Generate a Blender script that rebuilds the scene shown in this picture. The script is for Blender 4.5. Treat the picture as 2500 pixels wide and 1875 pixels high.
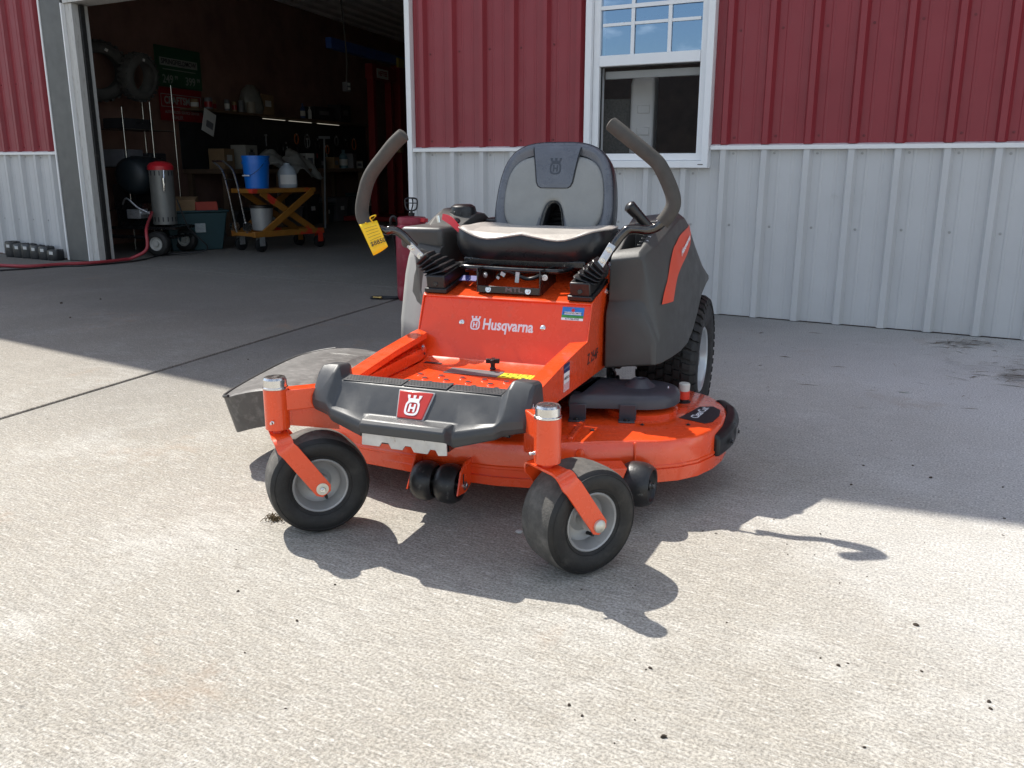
import bpy, bmesh, math, random
from mathutils import Vector, Matrix, Euler
random.seed(7)
PI = math.pi
for o in list(bpy.data.objects): bpy.data.objects.remove(o, do_unlink=True)
SC = bpy.context.scene
COL = SC.collection

# ------------------------------------------------------------------ camera
F_PX, YAW, PITCH, ROLL, CAM_H = 2131.163, 0.5165, 0.2460, 0.0013, 0.9844
_r = Vector((math.cos(YAW), math.sin(YAW), 0))
_f = Vector((-math.sin(YAW)*math.cos(PITCH), math.cos(YAW)*math.cos(PITCH), -math.sin(PITCH)))
_u = _r.cross(_f)
CR = _r*math.cos(ROLL) + _u*math.sin(ROLL)
CU = -_r*math.sin(ROLL) + _u*math.cos(ROLL)
CF = _f
CAM = Vector((0, 0, CAM_H))
cd = bpy.data.cameras.new('camera'); cam = bpy.data.objects.new('camera', cd); COL.objects.link(cam)
cd.sensor_fit = 'HORIZONTAL'; cd.sensor_width = 36.0; cd.lens = F_PX/2500*36
cd.clip_start = 0.05; cd.clip_end = 2000
cam.matrix_world = Matrix(((CR.x, CU.x, -CF.x, 0), (CR.y, CU.y, -CF.y, 0), (CR.z, CU.z, -CF.z, CAM_H), (0, 0, 0, 1)))
SC.camera = cam

# ------------------------------------------------------------------ sky and sun
SUN = Vector((-0.75, 0.27, 1.0)).normalized()
SUN_EL = math.asin(SUN.z)
SUN_ROT = math.atan2(SUN.x, SUN.y)
w = bpy.data.worlds.new('World'); SC.world = w; w.use_nodes = True
nt = w.node_tree; nt.nodes.clear()
wo = nt.nodes.new('ShaderNodeOutputWorld'); bg = nt.nodes.new('ShaderNodeBackground'); bg.inputs[1].default_value = 0.115
sk = nt.nodes.new('ShaderNodeTexSky'); sk.sky_type = 'NISHITA'; sk.sun_disc = False
sk.sun_elevation = SUN_EL; sk.sun_rotation = SUN_ROT; sk.air_density = 1.0; sk.dust_density = 0.6; sk.ozone_density = 1.6
tcw = nt.nodes.new('ShaderNodeTexCoord'); mpw = nt.nodes.new('ShaderNodeMapping'); mpw.inputs['Scale'].default_value = (1, 1, 2.6); mpw.inputs['Location'].default_value = (7.7, 2.2, 3.9)
nzw = nt.nodes.new('ShaderNodeTexNoise'); nzw.inputs['Scale'].default_value = 5.5; nzw.inputs['Detail'].default_value = 9; nzw.inputs['Roughness'].default_value = 0.58
crw = nt.nodes.new('ShaderNodeValToRGB'); crw.color_ramp.elements[0].position = 0.49; crw.color_ramp.elements[1].position = 0.62
mxw = nt.nodes.new('ShaderNodeMix'); mxw.data_type = 'RGBA'
mxw.inputs['B'].default_value = (10.5, 10.8, 11.2, 1)
nt.links.new(tcw.outputs['Generated'], mpw.inputs['Vector']); nt.links.new(mpw.outputs[0], nzw.inputs['Vector'])
nt.links.new(nzw.outputs[0], crw.inputs[0]); nt.links.new(crw.outputs[0], mxw.inputs['Factor'])
nt.links.new(sk.outputs[0], mxw.inputs['A']); nt.links.new(mxw.outputs['Result'], bg.inputs[0]); nt.links.new(bg.outputs[0], wo.inputs[0])
sl = bpy.data.lights.new('sun', 'SUN'); so = bpy.data.objects.new('sun', sl); COL.objects.link(so)
sl.energy = 4.7; sl.angle = math.radians(0.53); sl.color = (1.0, 0.955, 0.88)
so.rotation_euler = (-SUN).to_track_quat('-Z', 'Y').to_euler(); so.location = SUN*40
SC.view_settings.view_transform = 'Standard'; SC.view_settings.look = 'None'
SC.view_settings.exposure = 0.52; SC.view_settings.gamma = 1.0; SC.view_settings.use_curve_mapping = False

# ------------------------------------------------------------------ pixels to places
def ray(u, v): return (CF + CR*((u-1250)/F_PX) - CU*((v-937.5)/F_PX)).normalized()
def onplane(u, v, p, n):
    d = ray(u, v); p = Vector(p); n = Vector(n)
    return CAM + d*((p-CAM).dot(n)/d.dot(n))
def onz(u, v, z=0.0): return onplane(u, v, (0, 0, z), (0, 0, 1))

# ------------------------------------------------------------------ materials
MATS = {}
def mat(name, col, rough=0.5, metal=0.0, var=0.0, vscale=8.0, bump=0.0, bscale=60.0, coat=0.0, spec=0.5, rvar=0.0, col2=None, c2lo=0.5, c2hi=0.7, c2scale=5.0, stretch=(1, 1, 1), trans=0.0):
    if name in MATS: return MATS[name]
    m = bpy.data.materials.new(name); m.use_nodes = True; MATS[name] = m
    n = m.node_tree; b = n.nodes['Principled BSDF']
    b.inputs['Base Color'].default_value = (*col, 1); b.inputs['Roughness'].default_value = rough; b.inputs['Metallic'].default_value = metal
    b.inputs['Coat Weight'].default_value = coat; b.inputs['Coat Roughness'].default_value = 0.08; b.inputs['Specular IOR Level'].default_value = spec
    b.inputs['Transmission Weight'].default_value = trans
    tc = n.nodes.new('ShaderNodeTexCoord'); mp = n.nodes.new('ShaderNodeMapping'); mp.inputs['Scale'].default_value = stretch
    n.links.new(tc.outputs['Object'], mp.inputs['Vector'])
    cur = None
    def noise(s, d=5):
        z = n.nodes.new('ShaderNodeTexNoise'); z.inputs['Scale'].default_value = s; z.inputs['Detail'].default_value = d; z.inputs['Roughness'].default_value = 0.6
        n.links.new(mp.outputs[0], z.inputs['Vector']); return z
    if var > 0:
        z = noise(vscale); r = n.nodes.new('ShaderNodeValToRGB')
        r.color_ramp.elements[0].position = 0.3; r.color_ramp.elements[1].position = 0.7
        r.color_ramp.elements[0].color = (*[c*(1-var) for c in col], 1); r.color_ramp.elements[1].color = (*[min(1, c*(1+var)) for c in col], 1)
        n.links.new(z.outputs[0], r.inputs[0]); cur = r.outputs[0]
    if col2:
        z = noise(c2scale, 8); r = n.nodes.new('ShaderNodeValToRGB'); r.color_ramp.elements[0].position = c2lo; r.color_ramp.elements[1].position = c2hi
        mx = n.nodes.new('ShaderNodeMix'); mx.data_type = 'RGBA'; mx.inputs['A'].default_value = (*col, 1); mx.inputs['B'].default_value = (*col2, 1)
        if cur: n.links.new(cur, mx.inputs['A'])
        n.links.new(z.outputs[0], r.inputs[0]); n.links.new(r.outputs[0], mx.inputs['Factor']); cur = mx.outputs['Result']
    if cur: n.links.new(cur, b.inputs['Base Color'])
    if rvar > 0:
        z = noise(vscale*2.3); mr = n.nodes.new('ShaderNodeMapRange'); mr.inputs[3].default_value = max(0.03, rough-rvar); mr.inputs[4].default_value = min(1, rough+rvar)
        mr.inputs[1].default_value = 0.3; mr.inputs[2].default_value = 0.7
        n.links.new(z.outputs[0], mr.inputs[0]); n.links.new(mr.outputs[0], b.inputs['Roughness'])
    if bump > 0:
        z = noise(bscale, 3); bp = n.nodes.new('ShaderNodeBump'); bp.inputs['Strength'].default_value = bump; bp.inputs['Distance'].default_value = 0.01
        n.links.new(z.outputs[0], bp.inputs['Height']); n.links.new(bp.outputs[0], b.inputs['Normal'])
    return m
ORANGE = mat('orange_paint', (0.86, 0.078, 0.013), 0.26, coat=0.6, var=0.06, vscale=6, rvar=0.10, bump=0.010, bscale=220, col2=(0.66, 0.12, 0.055), c2lo=0.62, c2hi=0.95, c2scale=26)
GREYP = mat('grey_plastic', (0.052, 0.054, 0.056), 0.42, var=0.12, vscale=9, rvar=0.08, bump=0.06, bscale=700)
FENDER = mat('fender_plastic', (0.062, 0.061, 0.057), 0.46, var=0.10, vscale=7, rvar=0.08, bump=0.05, bscale=800)
COVER = mat('cover_plastic', (0.055, 0.055, 0.066), 0.38, var=0.12, vscale=10, rvar=0.08, bump=0.04, bscale=600)
BLACKP = mat('black_plastic', (0.012, 0.012, 0.013), 0.35, var=0.2, vscale=12, rvar=0.1)
BLACKM = mat('black_metal', (0.010, 0.010, 0.011), 0.25, coat=0.3, var=0.2, vscale=14, rvar=0.08)
RUBBER = mat('tyre_rubber', (0.013, 0.0125, 0.012), 0.60, var=0.25, vscale=18, bump=0.12, bscale=300, rvar=0.12, col2=(0.050, 0.046, 0.040), c2lo=0.56, c2hi=0.78, c2scale=20)
TREADW = mat('worn_tread_rubber', (0.085, 0.080, 0.072), 0.85, var=0.3, vscale=30, bump=0.25, bscale=260, col2=(0.16, 0.15, 0.135), c2lo=0.48, c2hi=0.72, c2scale=22)
ROLLERM = mat('roller_rubber', (0.020, 0.020, 0.021), 0.38, var=0.3, vscale=20, bump=0.1, bscale=180, col2=(0.15, 0.145, 0.135), c2lo=0.60, c2hi=0.75, c2scale=45)
RIMM = mat('rim_grey_paint', (0.40, 0.40, 0.39), 0.42, metal=0.25, var=0.12, vscale=12, rvar=0.1, col2=(0.22, 0.20, 0.17), c2lo=0.60, c2hi=0.75, c2scale=14)
ZINC = mat('zinc_steel', (0.72, 0.72, 0.70), 0.22, metal=1.0, var=0.10, vscale=30, rvar=0.10)
STEEL = mat('scuffed_steel', (0.55, 0.56, 0.57), 0.36, metal=0.75, var=0.15, vscale=25, rvar=0.12, col2=(0.20, 0.14, 0.09), c2lo=0.62, c2hi=0.68, c2scale=16)
CHROME = mat('black_chrome', (0.10, 0.095, 0.09), 0.14, metal=1.0, var=0.1, vscale=20, rvar=0.05)
FOAM = mat('foam_grip', (0.066, 0.060, 0.052), 0.80, var=0.15, vscale=25, bump=0.15, bscale=420)
VINYLD = mat('seat_vinyl_dark', (0.115, 0.125, 0.145), 0.30, var=0.12, vscale=14, rvar=0.08, bump=0.10, bscale=150)
VINYLL = mat('seat_vinyl_grey', (0.25, 0.255, 0.245), 0.42, var=0.08, vscale=14, rvar=0.08, bump=0.10, bscale=190)
VINYLT = mat('seat_vinyl_taupe', (0.42, 0.385, 0.345), 0.42, var=0.08, vscale=14, rvar=0.08, bump=0.12, bscale=170)
VINYLB = mat('seat_vinyl_black', (0.016, 0.017, 0.020), 0.33, var=0.15, vscale=10, rvar=0.08, bump=0.08, bscale=120)
CHUTEM = mat('chute_rubber', (0.085, 0.080, 0.076), 0.52, var=0.18, vscale=14, rvar=0.1, bump=0.08, bscale=120, col2=(0.19, 0.18, 0.17), c2lo=0.50, c2hi=0.72, c2scale=26, stretch=(1, 3, 1))
WHITEP = mat('white_print', (0.82, 0.82, 0.84), 0.45, var=0.02)
DARKPR = mat('dark_print', (0.02, 0.02, 0.025), 0.5, var=0.1)
YELLOW = mat('yellow_label', (0.85, 0.72, 0.03), 0.45, var=0.04, vscale=30)
TAGY = mat('tag_yellow', (0.92, 0.60, 0.01), 0.45, var=0.04, vscale=30)
STRIPE = mat('stripe_red', (0.70, 0.075, 0.030), 0.38, var=0.04)
EMBLEM = mat('emblem_red', (0.52, 0.030, 0.020), 0.30, var=0.05, coat=0.3)
DECALG = mat('label_grey', (0.15, 0.15, 0.15), 0.45, var=0.1)
BLUEST = mat('sticker_blue', (0.03, 0.20, 0.60), 0.4, var=0.15, vscale=40)
GREENST = mat('sticker_green', (0.05, 0.28, 0.05), 0.4, var=0.3, vscale=90)
NAVY = mat('sticker_navy', (0.015, 0.025, 0.12), 0.4, var=0.1)
REDPL = mat('red_plastic', (0.55, 0.02, 0.03), 0.35, var=0.1)
SPRAYR = mat('faded_red_poly', (0.27, 0.014, 0.034), 0.48, var=0.2, vscale=12, bump=0.05, bscale=90, col2=(0.36, 0.10, 0.11), c2lo=0.55, c2hi=0.75, c2scale=18)
SID_R = mat('siding_red', (0.250, 0.024, 0.033), 0.45, var=0.06, vscale=3, rvar=0.06, bump=0.015, bscale=12)
SID_G = mat('siding_grey', (0.53, 0.53, 0.525), 0.42, var=0.04, vscale=3, rvar=0.06, bump=0.015, bscale=12, col2=(0.46, 0.455, 0.44), c2lo=0.70, c2hi=0.80, c2scale=7)
TRIMW = mat('trim_white', (0.78, 0.78, 0.77), 0.38, var=0.03, vscale=4)
TRIMG = mat('jamb_grey', (0.105, 0.105, 0.098), 0.5, var=0.12, vscale=5, rvar=0.08)
WOODW = mat('jamb_white_wood', (0.52, 0.51, 0.48), 0.6, var=0.10, vscale=6, col2=(0.26, 0.23, 0.19), c2lo=0.58, c2hi=0.75, c2scale=9, stretch=(6, 6, 1))
VINYLW = mat('window_vinyl', (0.80, 0.81, 0.82), 0.35, var=0.02)
WALLB = mat('inner_wall_board', (0.26, 0.145, 0.11), 0.8, var=0.25, vscale=2.5, bump=0.2, bscale=30)
CEILM = mat('ceiling_metal', (0.72, 0.71, 0.69), 0.45, var=0.1, vscale=2)
def emis(): pass

# glass: clear sheet with a reflective coat (stronger than bare glass, as on coated panes)
def glass_mat(name, base, tint):
    m = bpy.data.materials.new(name); m.use_nodes = True; n = m.node_tree; n.nodes.clear()
    out = n.nodes.new('ShaderNodeOutputMaterial'); tr = n.nodes.new('ShaderNodeBsdfTransparent'); gl = n.nodes.new('ShaderNodeBsdfGlossy'); mx = n.nodes.new('ShaderNodeMixShader')
    tr.inputs[0].default_value = (*tint, 1); gl.inputs['Roughness'].default_value = 0.012; gl.inputs[0].default_value = (0.60, 0.78, 1.0, 1)
    fr = n.nodes.new('ShaderNodeFresnel'); fr.inputs[0].default_value = 1.5; ad = n.nodes.new('ShaderNodeMath'); ad.operation = 'ADD'; ad.inputs[1].default_value = base; ad.use_clamp = True
    tc = n.nodes.new('ShaderNodeTexCoord'); nz = n.nodes.new('ShaderNodeTexNoise'); nz.inputs['Scale'].default_value = 2.2; bp = n.nodes.new('ShaderNodeBump'); bp.inputs['Strength'].default_value = 0.02
    n.links.new(tc.outputs['Object'], nz.inputs['Vector']); n.links.new(nz.outputs[0], bp.inputs['Height']); n.links.new(bp.outputs[0], gl.inputs['Normal'])
    n.links.new(fr.outputs[0], ad.inputs[0]); n.links.new(ad.outputs[0], mx.inputs[0]); n.links.new(tr.outputs[0], mx.inputs[1]); n.links.new(gl.outputs[0], mx.inputs[2]); n.links.new(mx.outputs[0], out.inputs[0])
    return m
GLASS = glass_mat('coated_glass', 0.42, (0.55, 0.58, 0.6))

# insect screen / dull mesh
def screen_mat():
    m = bpy.data.materials.new('insect_screen'); m.use_nodes = True; n = m.node_tree; b = n.nodes['Principled BSDF']
    b.inputs['Base Color'].default_value = (0.03, 0.03, 0.03, 1); b.inputs['Roughness'].default_value = 0.6
    tr = n.nodes.new('ShaderNodeBsdfTransparent'); mx = n.nodes.new('ShaderNodeMixShader'); mx.inputs[0].default_value = 0.22
    out = n.nodes['Material Output']; n.links.new(tr.outputs[0], mx.inputs[1]); n.links.new(b.outputs[0], mx.inputs[2]); n.links.new(mx.outputs[0], out.inputs[0])
    return m
SCREEN = screen_mat()

# concrete
def concrete(name, base, dirt, light, zone=None):
    m = bpy.data.materials.new(name); m.use_nodes = True; n = m.node_tree; b = n.nodes['Principled BSDF']; L = n.links.new
    tc = n.nodes.new('ShaderNodeTexCoord')
    def nz(scale, detail, rough=0.6, st=(1, 1, 1), rot=0.0):
        mp = n.nodes.new('ShaderNodeMapping'); mp.inputs['Scale'].default_value = st; mp.inputs['Rotation'].default_value = (0, 0, rot); L(tc.outputs['Object'], mp.inputs['Vector'])
        z = n.nodes.new('ShaderNodeTexNoise'); z.inputs['Scale'].default_value = scale; z.inputs['Detail'].default_value = detail; z.inputs['Roughness'].default_value = rough; L(mp.outputs[0], z.inputs['Vector']); return z.outputs[0]
    def ramp(x, a, c): r = n.nodes.new('ShaderNodeMapRange'); r.inputs[1].default_value = a; r.inputs[2].default_value = c; L(x, r.inputs[0]); return r.outputs[0]
    def mix(f, A, B, bt='MIX'):
        x = n.nodes.new('ShaderNodeMix'); x.data_type = 'RGBA'; x.blend_type = bt
        for s, q in (('Factor', f), ('A', A), ('B', B)):
            if isinstance(q, (tuple, list)): x.inputs[s].default_value = (*q, 1)
            elif isinstance(q, float): x.inputs[s].default_value = q
            else: L(q, x.inputs[s])
        return x.outputs['Result']
    c = mix(ramp(nz(0.9, 6), 0.38, 0.64), base, dirt)
    c = mix(ramp(nz(2.3, 8, 0.65), 0.50, 0.72), c, light)
    c = mix(ramp(nz(11, 5, 0.7, (1, 2.6, 1), 0.35), 0.42, 0.70), c, [x*0.80 for x in base])
    c = mix(ramp(nz(24, 5, 0.75, (1, 5.5, 1), 0.12), 0.53, 0.70), c, [min(1, x*1.22) for x in light])
    c = mix(ramp(nz(16, 4, 0.7, (1, 7.0, 1), -0.2), 0.55, 0.72), c, [x*0.72 for x in dirt])
    for zx, zy, lo, hi, zc in (zone or ()):      # shade tones painted in as wide dark or pale zones, broken up by noise
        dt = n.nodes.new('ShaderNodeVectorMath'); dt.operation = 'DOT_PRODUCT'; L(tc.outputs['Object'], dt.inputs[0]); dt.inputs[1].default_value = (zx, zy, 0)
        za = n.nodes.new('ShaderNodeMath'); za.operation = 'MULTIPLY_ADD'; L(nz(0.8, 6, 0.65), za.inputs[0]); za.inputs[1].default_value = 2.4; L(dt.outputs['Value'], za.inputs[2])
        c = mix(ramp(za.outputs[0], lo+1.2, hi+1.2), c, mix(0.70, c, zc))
    sp = n.nodes.new('ShaderNodeMapRange'); L(nz(150, 4, 0.75), sp.inputs[0]); sp.inputs[1].default_value = 0.36; sp.inputs[2].default_value = 0.64; sp.inputs[3].default_value = 0.55; sp.inputs[4].default_value = 1.32
    cc = n.nodes.new('ShaderNodeCombineColor')
    for k in range(3): L(sp.outputs[0], cc.inputs[k])
    c = mix(1.0, c, cc.outputs[0], 'MULTIPLY')
    # rusty and dark blotches
    c = mix(ramp(nz(1.7, 7, 0.7), 0.60, 0.80), c, mix(0.55, c, (0.34, 0.20, 0.10)))
    st = ramp(nz(5.5, 5, 0.6), 0.72, 0.80)
    c = mix(st, c, (0.10, 0.095, 0.09))
    L(c, b.inputs['Base Color']); b.inputs['Roughness'].default_value = 0.86; b.inputs['Specular IOR Level'].default_value = 0.35
    h1 = nz(150, 4, 0.75); h2 = nz(26, 3, 0.6, (1, 3.2, 1), 0.3)
    ad = n.nodes.new('ShaderNodeMath'); ad.operation = 'ADD'; L(h1, ad.inputs[0]); L(h2, ad.inputs[1])
    bp = n.nodes.new('ShaderNodeBump'); bp.inputs['Strength'].default_value = 0.55; bp.inputs['Distance'].default_value = 0.006; L(ad.outputs[0], bp.inputs['Height']); L(bp.outputs[0], b.inputs['Normal'])
    return m
CONC_R = concrete('concrete_pale', (0.43, 0.402, 0.350), (0.36, 0.328, 0.275), (0.54, 0.52, 0.475), ((1, 0.75, 0.9, 3.1, (0.76, 0.76, 0.75)), (-1, 1, 4.8, 7.2, (0.105, 0.102, 0.095))))  # paler by the right wall, darker by the door: shade tones painted in
CONC_L = concrete('concrete_shade_toned', (0.42, 0.388, 0.332), (0.34, 0.305, 0.252), (0.515, 0.49, 0.44), ((0, 1, 1.6, 4.4, (0.105, 0.102, 0.095)),))  # darker towards the door: the building's shade painted into the colour
GRAVEL = concrete('bare_gravel', (0.26, 0.24, 0.21), (0.18, 0.16, 0.13), (0.36, 0.34, 0.31))

# ------------------------------------------------------------------ mesh kit
class MB:
    def __init__(s): s.v = []; s.f = []
    def add(s, vs, fs):
        k = len(s.v); s.v += [tuple(p) for p in vs]; s.f += [tuple(i+k for i in f) for f in fs]; return s
    def box(s, c, d, rot=None):
        x, y, z = d[0]/2, d[1]/2, d[2]/2
        P = [Vector(p) for p in ((-x,-y,-z),(x,-y,-z),(x,y,-z),(-x,y,-z),(-x,-y,z),(x,-y,z),(x,y,z),(-x,y,z))]
        if rot is not None:
            R = rot if isinstance(rot, Matrix) else Euler(rot).to_matrix()
            P = [R @ p for p in P]
        c = Vector(c)
        return s.add([p+c for p in P], [(0,3,2,1),(4,5,6,7),(0,1,5,4),(1,2,6,5),(2,3,7,6),(3,0,4,7)])
    def b2(s, a, b): return s.box([(a[i]+b[i])/2 for i in range(3)], [abs(b[i]-a[i]) for i in range(3)])
    def loft(s, rings, closed=True, caps=True, loop=False):
        n = len(rings[0]); k = len(s.v); m = len(rings)
        for r in rings: s.v += [tuple(p) for p in r]
        for i in range(m if loop else m-1):
            a, b = k+i*n, k+((i+1) % m)*n
            for j in range(n if closed else n-1):
                j2 = (j+1) % n; s.f.append((a+j, a+j2, b+j2, b+j))
        if caps and closed and not loop:
            s.f.append(tuple(k+n-1-j for j in range(n))); s.f.append(tuple(k+(m-1)*n+j for j in range(n)))
        return s
    def prism(s, poly, axis, a, b):
        def P(p, t):
            if axis == 'x': return (t, p[0], p[1])
            if axis == 'y': return (p[0], t, p[1])
            return (p[0], p[1], t)
        return s.loft([[P(p, a) for p in poly], [P(p, b) for p in poly]])
    def tube(s, pts, r, n=12, caps=True, closed=False):
        pts = [Vector(p) for p in pts]; m = len(pts); rs = r if isinstance(r, (list, tuple)) else [r]*m
        T = []
        for i in range(m):
            if closed: t = pts[(i+1) % m]-pts[i-1]
            else: t = pts[min(i+1, m-1)]-pts[max(i-1, 0)]
            T.append(t.normalized())
        up = Vector((0, 0, 1)) if abs(T[0].z) < 0.9 else Vector((1, 0, 0))
        a = T[0].cross(up).normalized(); rings = []
        for i in range(m):
            a = (a - T[i]*a.dot(T[i])).normalized(); b = T[i].cross(a)
            rings.append([pts[i] + (a*math.cos(2*PI*j/n) + b*math.sin(2*PI*j/n))*rs[i] for j in range(n)])
        return s.loft(rings, True, caps and not closed, closed)
    def lathe(s, prof, org=(0,0,0), axis=(0,0,1), n=32, caps=True, loop=False):
        ax = Vector(axis).normalized(); a = ax.orthogonal().normalized(); b = ax.cross(a); org = Vector(org)
        rings = [[org + ax*h + (a*math.cos(2*PI*j/n) + b*math.sin(2*PI*j/n))*max(r, 1e-5) for j in range(n)] for r, h in prof]
        return s.loft(rings, True, caps, loop)
    def ball(s, c, r, n=12, m=8, sc=(1,1,1), jit=0.0, rnd=None):
        rings = []
        for i in range(m+1):
            t = PI*i/m; rr = max(math.sin(t), 1e-3)
            ring = []
            for j in range(n):
                k = r*(1 + (rnd.uniform(-jit, jit) if rnd else 0)); q = 2*PI*j/n
                ring.append((c[0]+k*sc[0]*rr*math.cos(q), c[1]+k*sc[1]*rr*math.sin(q), c[2]+k*sc[2]*math.cos(t)))
            rings.append(ring)
        return s.loft(rings, True, True)
    def xf(s, M): s.v = [tuple(M @ Vector(p)) for p in s.v]; return s
    def build(s, name, m, parent=None, ang=38, bevel=0.0, seg=2, subsurf=0, loc=None, rot=None):
        me = bpy.data.meshes.new(name); me.from_pydata(s.v, [], s.f); me.update()
        bm = bmesh.new(); bm.from_mesh(me); bmesh.ops.recalc_face_normals(bm, faces=bm.faces); bm.to_mesh(me); bm.free()
        me.materials.append(m)
        for p in me.polygons: p.use_smooth = True
        if subsurf == 0: me.set_sharp_from_angle(angle=math.radians(ang))
        o = bpy.data.objects.new(name, me); COL.objects.link(o)
        if parent: o.parent = parent
        if loc is not None: o.location = loc
        if rot is not None: o.rotation_euler = rot
        if bevel > 0:
            b = o.modifiers.new('bevel', 'BEVEL'); b.width = bevel; b.segments = seg; b.limit_method = 'ANGLE'; b.angle_limit = math.radians(32); b.harden_normals = False
        if subsurf:
            u = o.modifiers.new('sub', 'SUBSURF'); u.levels = subsurf; u.render_levels = subsurf
        return o
def tag(o, label, cat, group=None):
    o['label'] = label; o['category'] = cat
    if group: o['group'] = group
    return o
def struct(o): o['kind'] = 'structure'; return o
def stuff(o): o['kind'] = 'stuff'; return o
def empty(name, loc, rz=0.0):
    o = bpy.data.objects.new(name, None); COL.objects.link(o); o.location = loc; o.rotation_euler = (0, 0, rz); o.empty_display_size = 0.1; return o
def spline(pts, n=8, closed=False):
    P = [Vector(p) for p in pts]; out = []; m = len(P)
    for i in range(m if closed else m-1):
        if closed: a, b, c, d = P[i-1], P[i], P[(i+1) % m], P[(i+2) % m]
        else: a, b, c, d = P[max(i-1, 0)], P[i], P[i+1], P[min(i+2, m-1)]
        for k in range(n):
            t = k/n
            out.append(0.5*((2*b) + (c-a)*t + (2*a-5*b+4*c-d)*t*t + (3*b-a-3*c+d)*t**3))
    if not closed: out.append(P[-1])
    return out
def text(name, body, size, m, parent, M, depth=0.0006, bold=0.0, sx=1.0, align='CENTER'):
    c = bpy.data.curves.new(name, 'FONT'); c.body = body; c.size = size; c.align_x = align; c.align_y = 'CENTER'; c.extrude = depth; c.offset = bold; c.resolution_u = 3
    o = bpy.data.objects.new(name, c); COL.objects.link(o)
    me = bpy.data.meshes.new_from_object(o.evaluated_get(bpy.context.evaluated_depsgraph_get()))
    bpy.data.objects.remove(o, do_unlink=True)
    me.transform(M @ Matrix.Diagonal((sx, 1, 1, 1))); me.materials.clear(); me.materials.append(m); me.name = name
    q = bpy.data.objects.new(name, me); COL.objects.link(q)
    if parent: q.parent = parent
    return q
def frame(org, xa, ya):      # matrix with local x along xa, local y along ya
    x = Vector(xa).normalized(); y = Vector(ya); y = (y - x*y.dot(x)).normalized(); z = x.cross(y)
    return Matrix(((x.x, y.x, z.x, org[0]), (x.y, y.y, z.y, org[1]), (x.z, y.z, z.z, org[2]), (0, 0, 0, 1)))
def boolean(o, cutters):
    for c in cutters:
        b = o.modifiers.new('cut', 'BOOLEAN'); b.operation = 'DIFFERENCE'; b.object = c; b.solver = 'EXACT'
    dg = bpy.context.evaluated_depsgraph_get(); dg.update()
    me = bpy.data.meshes.new_from_object(o.evaluated_get(dg)); o.modifiers.clear(); o.data = me
    for p in me.polygons: p.use_smooth = True
    me.set_sharp_from_angle(angle=math.radians(30))
    for c in cutters: bpy.data.objects.remove(c, do_unlink=True)
def rrect(w, h, r, n=5):
    out = []
    for cx, cy, a in ((w/2-r, h/2-r, 0), (-w/2+r, h/2-r, 90), (-w/2+r, -h/2+r, 180), (w/2-r, -h/2+r, 270)):
        for k in range(n+1):
            q = math.radians(a+90*k/n); out.append((cx+r*math.cos(q), cy+r*math.sin(q)))
    return out

WALL_Y = 5.804; PITCHX = 0.26289; RIB0 = -4.0703
WAIN = 1.1005
PEAK_X, PEAK_H, EAVE_Y, SLOPE = -6.20, 6.92, 4.40, 0.38
def roof_z(x): return PEAK_H - SLOPE*abs(x-PEAK_X)
DOOR_L, DOOR_R, DOOR_TOP = -8.30, -4.215, 2.50
WX0, WX1, WZ0, WZ1 = -2.69, -1.794, 0.966, 2.52     # window, outer frame


# ================================================================== ground
def jx(y): return -3.426 - 0.1672*(y-1.898)
g = MB(); g.box((0, 0, -0.11), (600, 600, 0.1)); struct(g.build('ground', GRAVEL))
def slab(name, poly, m, z=0.0):
    b = MB(); b.prism(poly, 'z', -0.055, z); return struct(b.build(name, m, bevel=0.006))
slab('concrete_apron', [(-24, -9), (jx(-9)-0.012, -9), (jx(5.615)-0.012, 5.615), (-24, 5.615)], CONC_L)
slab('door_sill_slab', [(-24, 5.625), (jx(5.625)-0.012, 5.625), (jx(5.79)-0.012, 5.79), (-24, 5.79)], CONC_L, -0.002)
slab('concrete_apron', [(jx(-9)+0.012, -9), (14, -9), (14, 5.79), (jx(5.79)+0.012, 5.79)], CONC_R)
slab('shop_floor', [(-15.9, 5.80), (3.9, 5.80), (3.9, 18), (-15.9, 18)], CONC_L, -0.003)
jf = MB(); jf.loft([[(jx(y)-0.016, y, -0.05), (jx(y)+0.016, y, -0.05), (jx(y)+0.016, y, -0.016), (jx(y)-0.016, y, -0.016)] for y in (-9, 5.79)])
jf.box((-14, 5.62, -0.035), (19.6, 0.03, 0.03)); struct(jf.build('joint_filler', mat('joint_dirt', (0.055, 0.045, 0.040), 0.95, var=0.4, vscale=30, bump=0.6, bscale=60)))

# ================================================================== building
BLD = empty('metal_building', (PEAK_X, WALL_Y, 0))
tag(BLD, 'metal workshop building with red upper siding, grey wainscot and open garage door', 'building')
BO = (-PEAK_X, -WALL_Y, 0)
def bpart(mb, name, m, parent=None, **k): return mb.build(name, m, parent or BLD, loc=BO if parent is None else None, **k)
def prof(xa, xb):
    pts = []
    i0 = int(math.floor((xa-RIB0)/PITCHX))-1; i1 = int(math.ceil((xb-RIB0)/PITCHX))+1
    for i in range(i0, i1+1):
        c = RIB0 + i*PITCHX
        pts += [(c-0.034, 0), (c-0.017, 0.036), (c+0.017, 0.036), (c+0.034, 0)]
        for t in (1/3, 2/3):
            q = c + PITCHX*t
            pts += [(q-0.010, 0), (q-0.005, 0.0034), (q+0.005, 0.0034), (q+0.010, 0)]
    def at(x):
        for (a, h), (b, k) in zip(pts, pts[1:]):
            if a <= x <= b: return h + (k-h)*(x-a)/max(b-a, 1e-9)
        return 0
    return [(xa, at(xa))] + [p for p in pts if xa < p[0] < xb] + [(xb, at(xb))]
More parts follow.
